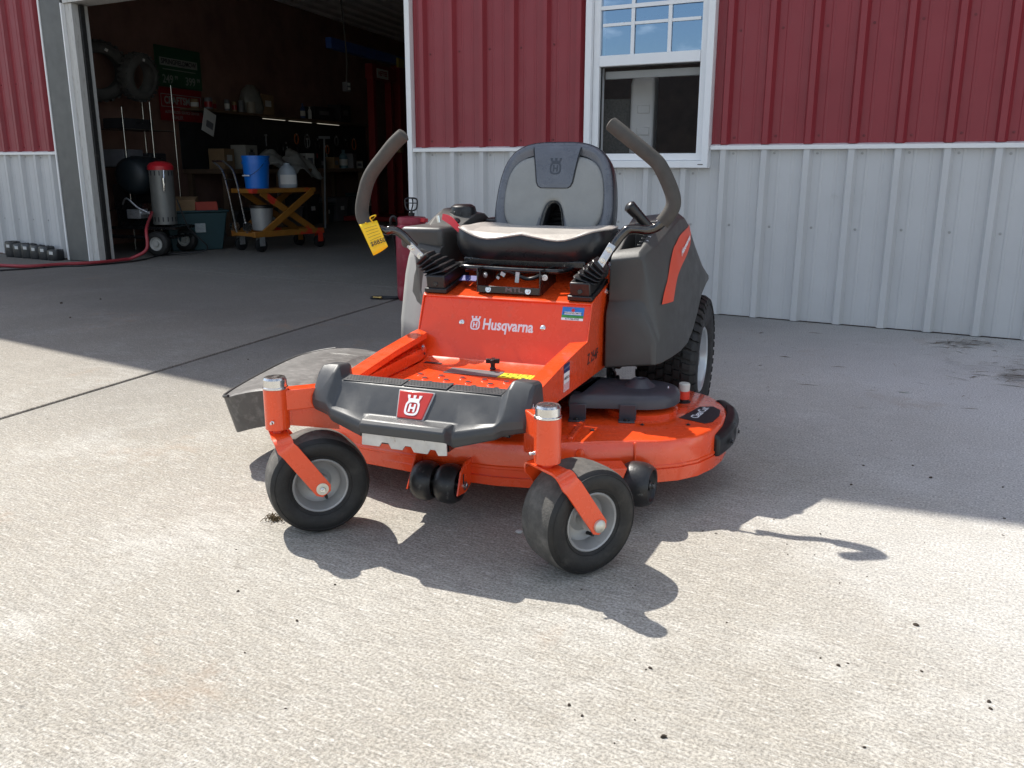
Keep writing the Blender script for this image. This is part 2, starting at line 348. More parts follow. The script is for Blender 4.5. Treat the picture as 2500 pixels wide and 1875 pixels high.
def sheet(name, m, xa, xb, z0, z1, off=0.0):
    b = MB(); P = prof(xa, xb)
    zt = (lambda x: z1) if not callable(z1) else z1
    front = [[(x, WALL_Y-h-off, z0) for x, h in P], [(x, WALL_Y-h-off, zt(x)) for x, h in P]]
    k = len(P); b.v += front[0]+front[1]+[(x, WALL_Y-h-off+0.0012, z0) for x, h in P]+[(x, WALL_Y-h-off+0.0012, zt(x)) for x, h in P]
    for j in range(k-1):
        b.f.append((j, j+1, k+j+1, k+j)); b.f.append((2*k+j, 3*k+j, 3*k+j+1, 2*k+j+1)); b.f.append((j, 2*k+j, 2*k+j+1, j+1))
    return bpart(b, name, m, ang=20)
top = lambda x: roof_z(x)-0.14
def run_sheets(xa, xb, z0r, z1r, z0g, z1g):
    e = [xa]; i = math.ceil((xa-RIB0-0.03)/PITCHX)
    while (i % 4) != 3: i += 1
    while RIB0+i*PITCHX+0.036 < xb-0.02:
        if RIB0+i*PITCHX+0.036 > xa+0.05: e.append(RIB0+i*PITCHX+0.036)
        i += 4
    e.append(xb)
    for a, c in zip(e, e[1:]):
        if z1r: sheet('siding_sheet', SID_R, a, c, z0r, z1r)
        if z1g: sheet('wainscot_sheet', SID_G, a, c, z0g, z1g)
run_sheets(-15.9, -8.655, WAIN+0.012, top, 0.012, WAIN-0.012)
run_sheets(-4.165, WX0+0.02, WAIN+0.012, top, 0.006, WAIN-0.012)
run_sheets(WX0+0.02, WX1-0.02, WZ1-0.02, top, 0.006, WZ0+0.02)
run_sheets(WX1-0.02, 3.9, WAIN+0.012, top, 0.004, WAIN-0.012)
run_sheets(-8.655, -4.165, DOOR_TOP+0.09, top, None, None)
# transition trim between red and grey
for a, c in ((-15.9, -8.655), (-4.165, WX0-0.005), (WX1+0.005, 3.9)):
    b = MB(); b.prism([(WALL_Y+0.001, WAIN-0.016), (WALL_Y-0.046, WAIN-0.020), (WALL_Y-0.046, WAIN+0.006), (WALL_Y-0.004, WAIN+0.016), (WALL_Y+0.001, WAIN+0.016)], 'x', a, c); bpart(b, 'transition_trim', TRIMW, bevel=0.002)
# screws
sc = MB()
def screws(xa, xb, zz):
    for i in range(int((xa-RIB0)/PITCHX)-2, int((xb-RIB0)/PITCHX)+3):
        x = RIB0+i*PITCHX+0.058
        if xa < x < xb:
            for z in zz:
                if z > top(x)-0.1: continue
                zz_ = z+random.uniform(-.006, .006)
                sc.lathe([(0.0, 0), (0.0085, 0), (0.0085, 0.0015), (0.0048, 0.002), (0.0048, 0.006), (0, 0.0065)], (x, WALL_Y-0.0005, zz_), (0, -1, 0), 8)
    return sc
screws(-15, -8.7, (1.055, 0.40)); screws(-4.1, WX0-.03, (1.055, 0.55)); screws(WX1+.03, 3.8, (1.055, 0.60)); screws(WX0, WX1, (0.93, 0.60))
stuff(bpart(sc, 'wainscot_screws', mat('screw_grey', (0.36, 0.36, 0.35), 0.4, metal=0.5, var=0.1))); sc = MB()
screws(-15, -8.7, (1.16, 1.8)); screws(-4.1, WX0-.03, (1.16, 1.80, 2.44)); screws(WX1+.03, 3.8, (1.16, 1.80, 2.44))
stuff(bpart(sc, 'siding_screws', mat('screw_red', (0.16, 0.025, 0.03), 0.4, metal=0.3, var=0.1)))
# door surround
b = MB(); b.b2((-8.645, WALL_Y-0.052, 0.004), (-8.318, WALL_Y+0.02, DOOR_TOP+0.3)); bpart(b, 'door_post_cladding', TRIMG, bevel=0.004)
b = MB(); b.b2((-8.668, WALL_Y-0.060, 0.003), (-8.6455, WALL_Y+0.01, DOOR_TOP+0.3)); bpart(b, 'post_trim', TRIMW, bevel=0.002)
b = MB(); b.b2((-8.3175, WALL_Y-0.058, 0.003), (-8.300, WALL_Y+0.02, DOOR_TOP+0.002)); bpart(b, 'post_trim', TRIMW, bevel=0.002)
b = MB(); b.b2((-8.2995, WALL_Y-0.02, 0.003), (-8.195, WALL_Y+0.16, DOOR_TOP-0.002)); bpart(b, 'door_jamb', WOODW, bevel=0.004)
b = MB(); b.b2((-8.194, WALL_Y+0.05, 0.003), (-8.165, WALL_Y+0.10, DOOR_TOP-0.01)); bpart(b, 'weather_seal', RUBBER, bevel=0.003)
b = MB(); b.b2((-4.212, WALL_Y-0.052, 0.003), (-4.166, WALL_Y+0.01, DOOR_TOP+0.10)); bpart(b, 'door_corner_trim', TRIMW, bevel=0.003)
b = MB(); b.b2((-4.235, WALL_Y+0.011, 0.003), (-4.170, WALL_Y+0.20, DOOR_TOP-0.002)); bpart(b, 'door_jamb', TRIMG, bevel=0.003)
b = MB(); b.b2((-8.299, WALL_Y-0.04, DOOR_TOP), (-4.2125, WALL_Y+0.20, DOOR_TOP+0.10)); bpart(b, 'door_header', WOODW, bevel=0.003)
# wall core behind the siding
def core(x0, x1, z0, z1=None):
    b = MB(); n = 2
    if z1 is None:
        xs = sorted({x0, x1} | ({PEAK_X} if x0 < PEAK_X < x1 else set()))
        poly = [(x0, z0)] + [(x1, z0)] + [(x, roof_z(x)-0.13) for x in reversed(xs)]
    else: poly = [(x0, z0), (x1, z0), (x1, z1), (x0, z1)]
    b.prism(poly, 'y', WALL_Y+0.012, WALL_Y+0.16); bpart(b, 'wall_frame', WALLB)
core(-15.9, -8.30, 0.0); core(-8.30, -4.17, DOOR_TOP+0.1); core(-4.17, WX0+0.05, 0.0); core(WX0+0.05, WX1-0.05, 0.0, WZ0+0.05); core(WX0+0.05, WX1-0.05, WZ1-0.05); core(WX1-0.05, 3.9, 0.0)
# outer side and rear walls, roof
b = MB(); b.b2((-16.05, WALL_Y-0.01, 0), (-15.9, 18.1, roof_z(-15.9)-0.13)); bpart(b, 'side_wall', SID_G)
b = MB(); b.b2((3.9, WALL_Y-0.01, 0), (4.05, 18.1, roof_z(3.9)-0.13)); bpart(b, 'side_wall', SID_G)
b = MB(); b.prism([(-15.9, 0), (3.9, 0), (3.9, roof_z(3.9)-0.13), (PEAK_X, PEAK_H-0.13), (-15.9, roof_z(-15.9)-0.13)], 'y', 18.0, 18.1); bpart(b, 'rear_wall', WALLB)
for s in (-1, 1):
    xe = PEAK_X + s*10.9
    b = MB(); b.prism([(PEAK_X, PEAK_H-0.12), (PEAK_X, PEAK_H), (xe, roof_z(xe)), (xe, roof_z(xe)-0.12)], 'y', EAVE_Y, 18.6); bpart(b, 'roof_slope', mat('roof_metal', (0.5, 0.5, 0.5), 0.4, var=0.05))
# inner partition (runs back from the garage door) and metal ceiling
TH = math.radians(13); W0 = Vector((-9.6, 6.0, 0)); DW = Vector((-math.sin(TH), math.cos(TH), 0)); NW = Vector((math.cos(TH), math.sin(TH), 0))
def wp(s, off, z): return W0 + DW*s + NW*off + Vector((0, 0, z))
b = MB(); b.loft([[wp(s, o_, z) for o_, z in ((-0.1, 0), (0, 0), (0, 3.7), (-0.1, 3.7))] for s in (-0.02, 12.2)]); bpart(b, 'shop_partition', WALLB)
b = MB(); b.b2((-9.75, 5.97, 0), (-8.30, 6.02, 3.7)); bpart(b, 'shop_partition', WALLB)
b = MB(); ring0, ring1 = [], []
k = 0; o_ = -0.4
while o_ < 13.2:
    for d_, h_ in ((0, 0), (0.16, 0), (0.19, -0.035), (0.24, -0.035), (0.27, 0)):
        q = o_+d_; zc = 3.56 + 0.07*max(q, 0)
        for rr, yy in ((ring0, 6.03), (ring1, 17.95)):
            s = (yy-6.0-NW.y*q)/DW.y; rr.append(tuple(wp(s, q, zc+h_)))
    o_ += 0.27
b.loft([ring0, ring1], closed=False, caps=False); bpart(b, 'ceiling_sheet', CEILM, ang=20)

# ---------------- window
WIN = empty('window', (-PEAK_X+(WX0+WX1)/2, 0, 0)); WIN.parent = BLD; WIN.location = (0, 0, 0)
WIN.location = ((WX0+WX1)/2-PEAK_X, 0, WZ0)
WO = (-(WX0+WX1)/2, -WALL_Y, -WZ0)
def wpart(mb, name, m, **k): return mb.build(name, m, WIN, loc=WO, **k)
def ringframe(mb, x0, x1, z0, z1, w_, y0, y1):
    A = [(x0, z0), (x1, z0), (x1, z1), (x0, z1)]; B = [(x0+w_, z0+w_), (x1-w_, z0+w_), (x1-w_, z1-w_), (x0+w_, z1-w_)]
    mb.loft([[(x, y0, z) for x, z in A], [(x, y1, z) for x, z in A], [(x, y1, z) for x, z in B], [(x, y0, z) for x, z in B]], True, False, True)
b = MB(); ringframe(b, WX0, WX1, WZ0, WZ1, 0.046, WALL_Y-0.068, WALL_Y+0.06); wpart(b, 'outer_frame', VINYLW, bevel=0.004)
b = MB(); ringframe(b, WX0+0.047, WX1-0.047, WZ0+0.047, WZ1-0.047, 0.047, WALL_Y-0.032, WALL_Y+0.062); wpart(b, 'inner_frame', VINYLW, bevel=0.004)
gx0, gx1 = WX0+0.094, WX1-0.094
b = MB(); b.b2((gx0, WALL_Y-0.042, 1.632), (gx1, WALL_Y+0.01, 1.702)); wpart(b, 'meeting_rail', VINYLW, bevel=0.004)
b = MB(); b.b2((gx0+0.02, WALL_Y+0.028, 1.555), (gx1-0.003, WALL_Y+0.06, 1.605)); wpart(b, 'raised_sash_rail', mat('sash_grey', (0.42, 0.42, 0.40), 0.5, var=0.05), bevel=0.003)
MU = [gx0, -2.366, -2.108, gx1]; ZU = [1.702, 2.004, 2.28, WZ1-0.094]
for x in MU[1:3]:
    b = MB(); b.b2((x-0.0125, WALL_Y-0.022, 1.703), (x+0.0125, WALL_Y-0.012, ZU[-1])); wpart(b, 'window_bar_or_reflection', VINYLW, bevel=0.002)
for z in ZU[1:3]:
    b = MB(); b.b2((gx0, WALL_Y-0.0265, z-0.013), (gx1, WALL_Y-0.0225, z+0.013)); wpart(b, 'window_bar_or_reflection', VINYLW, bevel=0.0015)
for z in (1.897,):  # thin bars standing in for the grille's reflection in the second pane
    for i in range(3):
        b = MB(); b.b2((MU[i]+0.013, WALL_Y-0.0195, z-0.010), (MU[i+1]-0.013, WALL_Y-0.0125, z+0.010)); wpart(b, 'window_bar_or_reflection', VINYLW, bevel=0.0015)
for i in range(3):
    for j in range(3):
        b = MB(); x0, x1, z0, z1 = MU[i]+0.0005, MU[i+1]-0.0005, ZU[j]+0.0005, ZU[j+1]-0.0005
        b.add([(x0, WALL_Y-0.008, z0), (x1, WALL_Y-0.008, z0), (x1, WALL_Y-0.008, z1), (x0, WALL_Y-0.008, z1)], [(0, 1, 2, 3)]); wpart(b, 'pane', GLASS)
b = MB(); b.add([(gx0, WALL_Y+0.004, WZ0+0.094), (gx1, WALL_Y+0.004, WZ0+0.094), (gx1, WALL_Y+0.004, 1.632), (gx0, WALL_Y+0.004, 1.632)], [(0, 1, 2, 3)]); wpart(b, 'insect_screen', SCREEN)
b = MB(); ringframe(b, gx0, gx1, WZ0+0.094, 1.6315, 0.007, WALL_Y-0.004, WALL_Y+0.010); wpart(b, 'screen_frame', BLACKP)
b = MB(); b.b2((-1.86, WALL_Y-0.0695, 0.985), (-1.825, WALL_Y-0.066, 0.991)); wpart(b, 'weep_slot', TRIMG)

# ================================================================== the mower
PHI = math.radians(8.715); MO = Vector((-1.3996, 2.5094, 0))
MEX = Vector((math.cos(PHI), math.sin(PHI), 0)); MEY = Vector((-math.sin(PHI), math.cos(PHI), 0))
MOW = empty('riding_mower', MO, PHI)
tag(MOW, 'orange and grey zero turn riding mower with black seat and two steering levers', 'riding mower')
def mloc(p): d = p-MO; return Vector((d.dot(MEX), d.dot(MEY), p.z))
def my(u, v, y): return mloc(onplane(u, v, MO+MEY*y, MEY))
def mx(u, v, x): return mloc(onplane(u, v, MO+MEX*x, MEX))
def mz(u, v, z): return mloc(onz(u, v, z))
def Zm(x0, y0, s): return lambda a, b: (x0+a/s, y0+b/s)
Z1 = Zm(840, 280, 2.404); Z2 = Zm(520, 780, 3.191); Z3 = Zm(1180, 780, 2.592); ZA = Zm(960, 660, 3.607); ZB = Zm(1000, 560, 4.424); ZC = Zm(1440, 340, 2.676); ZD = Zm(860, 300, 3.95)
Z4 = Zm(180, 0, 2.593); Z5 = Zm(480, 0, 2.593); Z6 = Zm(0, 0, 2.369)

def bolt(parent, p, ax, r=0.008, m=None, name='bolt', washer=True):
    b = MB(); ax = Vector(ax).normalized(); p = Vector(p)
    if washer: b.lathe([(0, 0), (r*1.75, 0), (r*1.75, r*0.22), (0, r*0.22)], p, ax, 16)
    b.lathe([(0, r*0.2), (r, r*0.2), (r, r*0.85), (r*0.85, r*1.0), (0, r*1.0)], p, ax, 6)
    return b.build(name, m or ZINC, parent)
def carriage(parent, p, ax, r=0.009, m=None, name='bolt'):
    b = MB(); b.lathe([(0, -0.001), (r, -0.001), (r*0.95, r*0.25), (r*0.6, r*0.5), (0, r*0.6)], p, ax, 16); return b.build(name, m or ZINC, parent)
def emblem(name, m, parent, M, h=1.0, depth=0.0008):
    b = MB(); n = 28
    def sup(rx, ry, cy, e=0.62):
        return [(math.copysign(abs(math.cos(2*PI*k/n))**e, math.cos(2*PI*k/n))*rx, cy+math.copysign(abs(math.sin(2*PI*k/n))**e, math.sin(2*PI*k/n))*ry) for k in range(n)]
    o_, i_ = sup(0.36, 0.37, -0.13), sup(0.265, 0.275, -0.13)
    b.loft([[(x, y, 0) for x, y in o_], [(x, y, depth/h) for x, y in o_], [(x, y, depth/h) for x, y in i_], [(x, y, 0) for x, y in i_]], True, False, True)
    for x0, x1, y0, y1 in ((-0.165, -0.07, -0.33, 0.07), (0.07, 0.165, -0.33, 0.07), (-0.07, 0.07, -0.175, -0.085)): b.b2((x0, y0, 0), (x1, y1, depth/h))
    b.prism([(-0.27, 0.19), (0.27, 0.19), (0.30, 0.34), (-0.30, 0.34)], 'z', 0, depth/h*0.9)
    for c in (-0.27, 0, 0.27): b.prism([(c-0.05, 0.33), (c+0.05, 0.33), (c+0.075+c*0.1, 0.50), (c-0.075+c*0.1, 0.50)], 'z', 0, depth/h)
    b.xf(M @ Matrix.Scale(h, 4)); return b.build(name, m, parent)

# ---------- front console panel, sides and rails
def py(z): return -0.118-0.44*(0.574-z)       # face of the console at height z
fp = MB(); t = 0.004
fp.loft([[(sx, py(0.574), 0.574), (sx, py(0.466), 0.466), (sx*0.84, py(0.455), 0.455), (sx*0.84, py(0.385), 0.385), (sx*0.84, py(0.385)-0.02, 0.374)] for sx in (-0.284, 0.284)], closed=False, caps=False)
fp = MB()
P = [(py(0.574), 0.574), (py(0.460), 0.460), (py(0.400), 0.400), (py(0.372), 0.372)]
fp.prism(P + [(y+0.004, z) for y, z in reversed(P)], 'x', -0.2835, 0.2835)
PANEL = fp.build('front_panel', ORANGE, MOW, bevel=0.0015)
ct = MB(); ct.prism([(-0.1185, 0.5745), (0.30, 0.655), (0.30, 0.651), (-0.1185, 0.5705), (-0.128, 0.566), (-0.1285, 0.570), (-0.122, 0.5743)], 'x', -0.2865, 0.2865)
CT = ct.build('console_top', ORANGE, MOW, bevel=0.0015)
for s in (-1, 1):
    b = MB(); b.prism([(-0.1285, 0.569), (-0.118, 0.577), (0.05, 0.612), (0.30, 0.655), (0.30, 0.34), (0.06, 0.336), (-0.519, 0.346), (-0.66, 0.345), (-0.66, 0.409), (-0.579, 0.4205), (-0.413, 0.4415), (-0.205, 0.460), (-0.172, 0.460)], 'x', s*0.2840, s*0.2885)
    rl = b.build('side_rail', ORANGE, MOW, bevel=0.0015)
    b = MB()
    sec = [(-0.166, 0.4625), (-0.215, 0.4605), (-0.413, 0.4430), (-0.579, 0.4220), (-0.66, 0.4105)]
    rings = []
    for i, (y, z) in enumerate(sec):
        ye = y if i else -0.195
        rings.append([(s*0.2895, y, z), (s*0.2395, ye-0.01*(i == 0), z-0.001), (s*0.2395, ye-0.01*(i == 0), z-0.020), (s*0.2425, ye-0.01*(i == 0), z-0.020), (s*0.2425, ye-0.01*(i == 0), z-0.005), (s*0.2895, y, z-0.004)])
    b.loft(rings); b.build('rail_top', ORANGE, rl, bevel=0.001)
    b = MB(); b.prism([(-.20, .374), (-.66, .366), (-.66, .395), (-.20, .414)], 'x', s*.2440, s*.2680); b.build('rail_web', ORANGE, rl, bevel=.003)
    bolt(rl, (s*0.2888, 0.036, 0.588), (s, 0, 0), 0.007)
    bolt(rl, (s*0.2395, -0.235, 0.418), (-s, 0, 0), 0.006)
bh = MB()
b = MB(); b.lathe([(0, 0), (0.0045, 0), (0.0045, 0.001), (0, 0.001)], (-0.2393, -0.225, 0.395), (1, 0, 0), 10); b.build('bolt_hole', DARKPR, MOW)
# panel artwork
pn = Vector((0, -1, -0.44)).normalized(); pup = Vector((0, -0.44*-1, 1)).normalized()
def pface(x, z, out=0.0006): return Vector((x, py(z), z)) + Vector((0, -1, -0.44)).normalized()*-0.0 + Vector((0, -1, 0.44)).normalized()*out
PUP = Vector((0, 0.44, 1)).normalized()
def pfr(x, z, out=0.0006): return frame(pface(x, z, out), (1, 0, 0), PUP)
for x in (-0.138, 0.138): carriage(PANEL, pface(x, 0.4915, 0), (0, -1, 0.44), 0.0095)
text('maker_lettering', 'Husqvarna', 0.050, WHITEP, PANEL, pfr(0.021, 0.4895), bold=0.0012, sx=0.80)
emblem('maker_emblem', WHITEP, PANEL, pfr(-0.0905, 0.4925), 0.045)
# dealer sticker
stk = MB(); stk.box((0, 0, 0), (0.070, 0.042, 0.0006)); stk.xf(pfr(0.228, 0.538, 0.0006)); ST = stk.build('dealer_sticker', BLUEST, PANEL)
b = MB(); b.box((0, -0.009, 0), (0.0698, 0.009, 0.0008)); b.xf(pfr(0.228, 0.538, 0.0006)); b.build('sticker_grass', GREENST, ST)
b = MB(); b.box((0, -0.0172, 0), (0.070, 0.0076, 0.0010)); b.xf(pfr(0.228, 0.538, 0.0006)); b.build('sticker_strip', WHITEP, ST)
b = MB(); b.box((0, 0.0015, 0), (0.054, 0.0085, 0.0010)); b.xf(pfr(0.228, 0.538, 0.0006)); b.build('sticker_banner', WHITEP, ST)
b = MB(); b.lathe([(0, 0), (0.0055, 0), (0.0055, 0.0007), (0, 0.0007)], (0, 0.011, 0), (0, 0, 1), 14); b.xf(pfr(0.228, 0.538, 0.0006)); b.build('sticker_badge', REDPL, ST)
text('sticker_lettering', 'SPRINGFIELDMOW', 0.0072, DARKPR, ST, pfr(0.228, 0.538, 0.0013) @ Matrix.Translation((0, 0.0015, 0)), 0.0001, 0.0001)
text('sticker_number', '417-766-9763', 0.0080, DARKPR, ST, pfr(0.228, 0.538, 0.0013) @ Matrix.Translation((0, -0.0172, 0)), 0.0001, 0.0001)
# side lettering and flag sticker on the left rail
SFR = lambda y, z, o_=0.2891: frame((o_, y, z), (0, 1, 0.0), (0, 0, 1))
text('model_lettering', 'Z 254F', 0.046, DARKPR, MOW, SFR(-0.112, 0.404), 0.0004, 0.0003, sx=0.92)
b = MB(); b.box((0, 0, 0), (0.052, 0.078, 0.0006)); b.xf(SFR(-0.385, 0.400, 0.2893)); FS = b.build('flag_sticker', WHITEP, MOW)
b = MB(); b.box((0, 0.027, 0), (0.052, 0.024, 0.0010)); b.xf(SFR(-0.385, 0.400, 0.2893)); b.build('flag_canton', NAVY, FS)
b = MB()
for k in range(5):
    for j in range(5):
        b.add([(-0.020+k*0.010+0.0030*math.cos(PI/2+2*PI*j/5+a)*r, 0.026+0.0010*k+0.0030*math.sin(PI/2+2*PI*j/5+a)*r, 0.0006) for r, a in ((1, 0), (0.4, PI/5), (0, 0), (0.4, -PI/5))], [(0, 1, 2, 3)])
b.xf(SFR(-0.385, 0.400, 0.2893)); b.build('flag_stars', WHITEP, FS)
b = MB()
for k in range(6): b.box((-0.0215+k*0.0086, -0.027, 0), (0.0036, 0.022, 0.0010))
b.xf(SFR(-0.385, 0.400, 0.2893)); b.build('flag_stripes', REDPL, FS)
text('flag_lettering', 'AMERICA', 0.0118, DARKPR, FS, SFR(-0.385, 0.400, 0.2898) @ Matrix.Translation((0, -0.002, 0)), 0.0001, 0.0002)

# ---------- foot plate
b = MB(); P = [(-0.72, 0.366), (-0.30, 0.371), (-0.245, 0.374), (-0.215, 0.381), (-0.2075, 0.386)]
b.prism(P+[(y, z-0.004) for y, z in reversed(P)], 'x', -0.2392, 0.2392)
FPL = b.build('foot_plate', ORANGE, MOW)
hole = None
hx = [-0.17, -0.10, -0.03, 0.04, 0.11, 0.18]
hp = [(x+0.0, -0.395) for x in hx] + [(x-0.035, -0.435) for x in hx[0:]] + [(x, -0.475) for x in hx] + [(x-0.035, -0.515) for x in hx] + [(x, -0.555) for x in hx] + [(x-0.035, -0.595) for x in hx]+[(x, -0.635) for x in hx]
for x, y in hp:
    if abs(x) > 0.2: continue
    if hole is None:
        m_ = MB(); m_.lathe([(0.0125, 0), (0.0105, 0.003), (0.0082, 0.0035), (0.0070, 0.002), (0.0068, -0.003)], (0, 0, 0), (0, 0, 1), 14, caps=False)
        hole = m_.build('grip_dimple', ORANGE, FPL); hm = hole.data
        m2 = MB(); m2.lathe([(0.0, 0.0034), (0.0080, 0.0034), (0.0080, 0.0039), (0, 0.0039)], (0, 0, 0), (0, 0, 1), 12); dk = m2.build('grip_hole', DARKPR, hole); dkm = dk.data
        q = hole
    else:
        q = bpy.data.objects.new('grip_dimple', hm); COL.objects.link(q); q.parent = FPL
        d_ = bpy.data.objects.new('grip_hole', dkm); COL.objects.link(d_); d_.parent = q; d_.location = (0, 0, 0.0004)
    q.location = (x, y, 0.371+(y+0.30)*0.0119)
# labels on the plate
def zplate(y): return 0.371+(y+0.30)*0.0119+0.0006
def label_quad(name, x0, x1, y0, y1, m, h=0.0006, parent=None):
    b = MB(); b.box(((x0+x1)/2, (y0+y1)/2, zplate((y0+y1)/2)+h*0.5), (x1-x0, y1-y0, 0.0006)); return b.build(name, m, parent or FPL)
label_quad('tread_strip', -0.115, 0.060, -0.352, -0.276, DECALG)
yl = label_quad('warning_label', 0.062, 0.218, -0.350, -0.292, YELLOW)
b = MB()
for k in range(6): b.box((0.062+k*0.0312, -0.321, zplate(-0.321)+0.0010), (0.0012, 0.058, 0.0004))
for k in range(5):
    c = 0.0775+k*0.0312
    b.box((c, -0.304, zplate(-0.31)+0.0010), (0.016, 0.0035, 0.0004), (0, 0, 0.6)); b.box((c+0.003, -0.309, zplate(-0.31)+0.0014), (0.012, 0.0025, 0.0004), (0, 0, -0.7))
    for j in range(3): b.box((c, -0.330-j*0.005, zplate(-0.33)+0.0010), (0.018-j*0.004, 0.0016, 0.0004))
b.build('warning_print', DARKPR, yl)
label_quad('dark_label', -0.225, -0.165, -0.262, -0.225, DARKPR, 0.004)
b = MB(); kc = (0.015, -0.268, 0.374)
b.lathe([(0, 0), (0.010, 0), (0.010, 0.004), (0.007, 0.006), (0.0075, 0.020), (0, 0.020)], kc, (0, 0, 1), 14)
for k in range(4): b.box((kc[0]+0.010*math.cos(k*PI/2+.3), kc[1]+0.010*math.sin(k*PI/2+.3), kc[2]+0.026), (0.022, 0.011, 0.014), (0, 0, k*PI/2+.3))
b.build('plate_knob', BLACKP, MOW, bevel=0.002)

# ---------- front bumper (grey moulded plastic)
def bsec(x):
    a = abs(x)
    def L(t0, t1, A, B):
        t = min(1, max(0, (a-t0)/(t1-t0))); return [(p[0]+(q[0]-p[0])*t, p[1]+(q[1]-p[1])*t) for p, q in zip(A, B)]
    C0 = [(-0.66, .335), (-0.688, .430), (-0.738, .425), (-0.748, .414), (-0.792, .356), (-0.832, .356), (-0.845, .345), (-0.842, .320), (-0.74, .310)]
    C1 = [(-0.66, .335), (-0.688, .430), (-0.738, .425), (-0.748, .414), (-0.794, .356), (-0.814, .340), (-0.820, .326), (-0.814, .300), (-0.74, .300)]
    C2 = [(-0.66, .345), (-0.690, .431), (-0.735, .426), (-0.744, .415), (-0.782, .366), (-0.796, .362), (-0.800, .345), (-0.792, .326), (-0.73, .318)]
    C3 = [(-0.63, .360), (-0.655, .455), (-0.712, .462), (-0.738, .446), (-0.780, .388), (-0.788, .372), (-0.788, .352), (-0.778, .335), (-0.72, .330)]
    C4 = [(-0.63, .365), (-0.650, .452), (-0.705, .458), (-0.728, .444), (-0.764, .392), (-0.772, .376), (-0.772, .358), (-0.764, .344), (-0.71, .338)]
    if a <= 0.118: return C0
    if a <= 0.130: return L(0.118, 0.130, C0, C1)
    if a <= 0.232: return L(0.130, 0.232, C1, C2)
    if a <= 0.250: return L(0.232, 0.250, C2, C3)
    return L(0.250, 0.300, C3, C4)
xs = [0.05, 0.118, 0.130, 0.175, 0.228, 0.234, 0.247, 0.253, 0.285, 0.300]
xs = [-x for x in reversed(xs)] + [0.0] + xs
b = MB(); rings = [[(x, y, z) for y, z in bsec(x)] for x in xs]
cen_ = Vector((0, -0.70, 0.395))
end = lambda x, sgn: [(x+sgn*0.010, -0.70+(y+0.70)*0.86, 0.395+(z-0.395)*0.86) for y, z in bsec(x)]
rings = [end(-0.300, -1)] + rings + [end(0.300, 1)]
b.loft(rings); BUMP = b.build('front_bumper', GREYP, MOW, ang=24, bevel=0.004, seg=3)
# grip pads on its top with rows of raised dots
for x0, x1 in ((-0.228, -0.052), (-0.046, 0.078), (0.084, 0.228)):
    b = MB(); b.loft([[(x, -0.692, 0.4308), (x, -0.736, 0.4262), (x, -0.736, 0.4290 if x0 == -0.046 else 0.4278), (x, -0.692, 0.4335 if x0 == -0.046 else 0.4322)] for x in (x0, x1)])
    pad = b.build('grip_pad', GREYP, BUMP, bevel=0.001)
    d_ = MB(); n = int((x1-x0)/0.0088)
    for i in range(n):
        for j in range(4):
            x = x0+0.006+(i+0.5*(j % 2))*0.0088; y = -0.698-j*0.0096
            if x < x1-0.004: d_.lathe([(0.0021, 0), (0.0021, 0.0003), (0, 0.0003)], (x, y, 0.4322-(-0.692-y)*0.098+(0.0014 if x0 == -0.046 else 0.0001)), (0, 0, 1), 6, caps=False)
    stuff(d_.build('grip_holes', DARKPR, pad))
# badge
bn = Vector((0, -0.071, 0.052)).normalized()
def bfr(s_, out): # centre of badge, s_ along face up
    o_ = Vector((0.0, -0.7695, 0.3855)); up = Vector((0, 0.044, 0.058)).normalized(); nn = Vector((1, 0, 0)).cross(up); return frame(o_+up*s_-nn*0+nn*out, (1, 0, 0), up)
b = MB(); pl = [(-0.036, -0.038), (0.036, -0.038), (0.049, 0.038), (-0.049, 0.038)]
b.prism(pl, 'z', -0.004, 0.004); b.xf(bfr(0, 0.001)); BD = b.build('bumper_badge', EMBLEM, BUMP, bevel=0.003)
b = MB(); pl2 = [(x*1.07, y*1.07) for x, y in pl]; b.prism(pl2, 'z', -0.006, 0.0018); b.xf(bfr(0, 0.001)); b.build('badge_rim', RIMM, BUMP, bevel=0.002)
emblem('badge_emblem', WHITEP, BD, bfr(-0.001, 0.0052), 0.056, 0.0010)
# steel step plate below
b = MB(); pl = [(-0.116, .338), (0.120, .338), (0.122, .285), (0.098, .282), (0.090, .296), (0.076, .296), (0.068, .283), (0.030, .283), (0.022, .297), (0.006, .297), (-0.002, .285), (-0.034, .285), (-0.042, .299), (-0.060, .299), (-0.068, .287), (-0.119, .287)]
b.prism(pl, 'y', -0.833, -0.828); b.build('step_plate', STEEL, MOW, bevel=0.001)
b = MB(); b.b2((-0.12, -0.816, 0.29), (0.12, -0.70, 0.306)); b.build('step_backing', BLACKM, MOW)

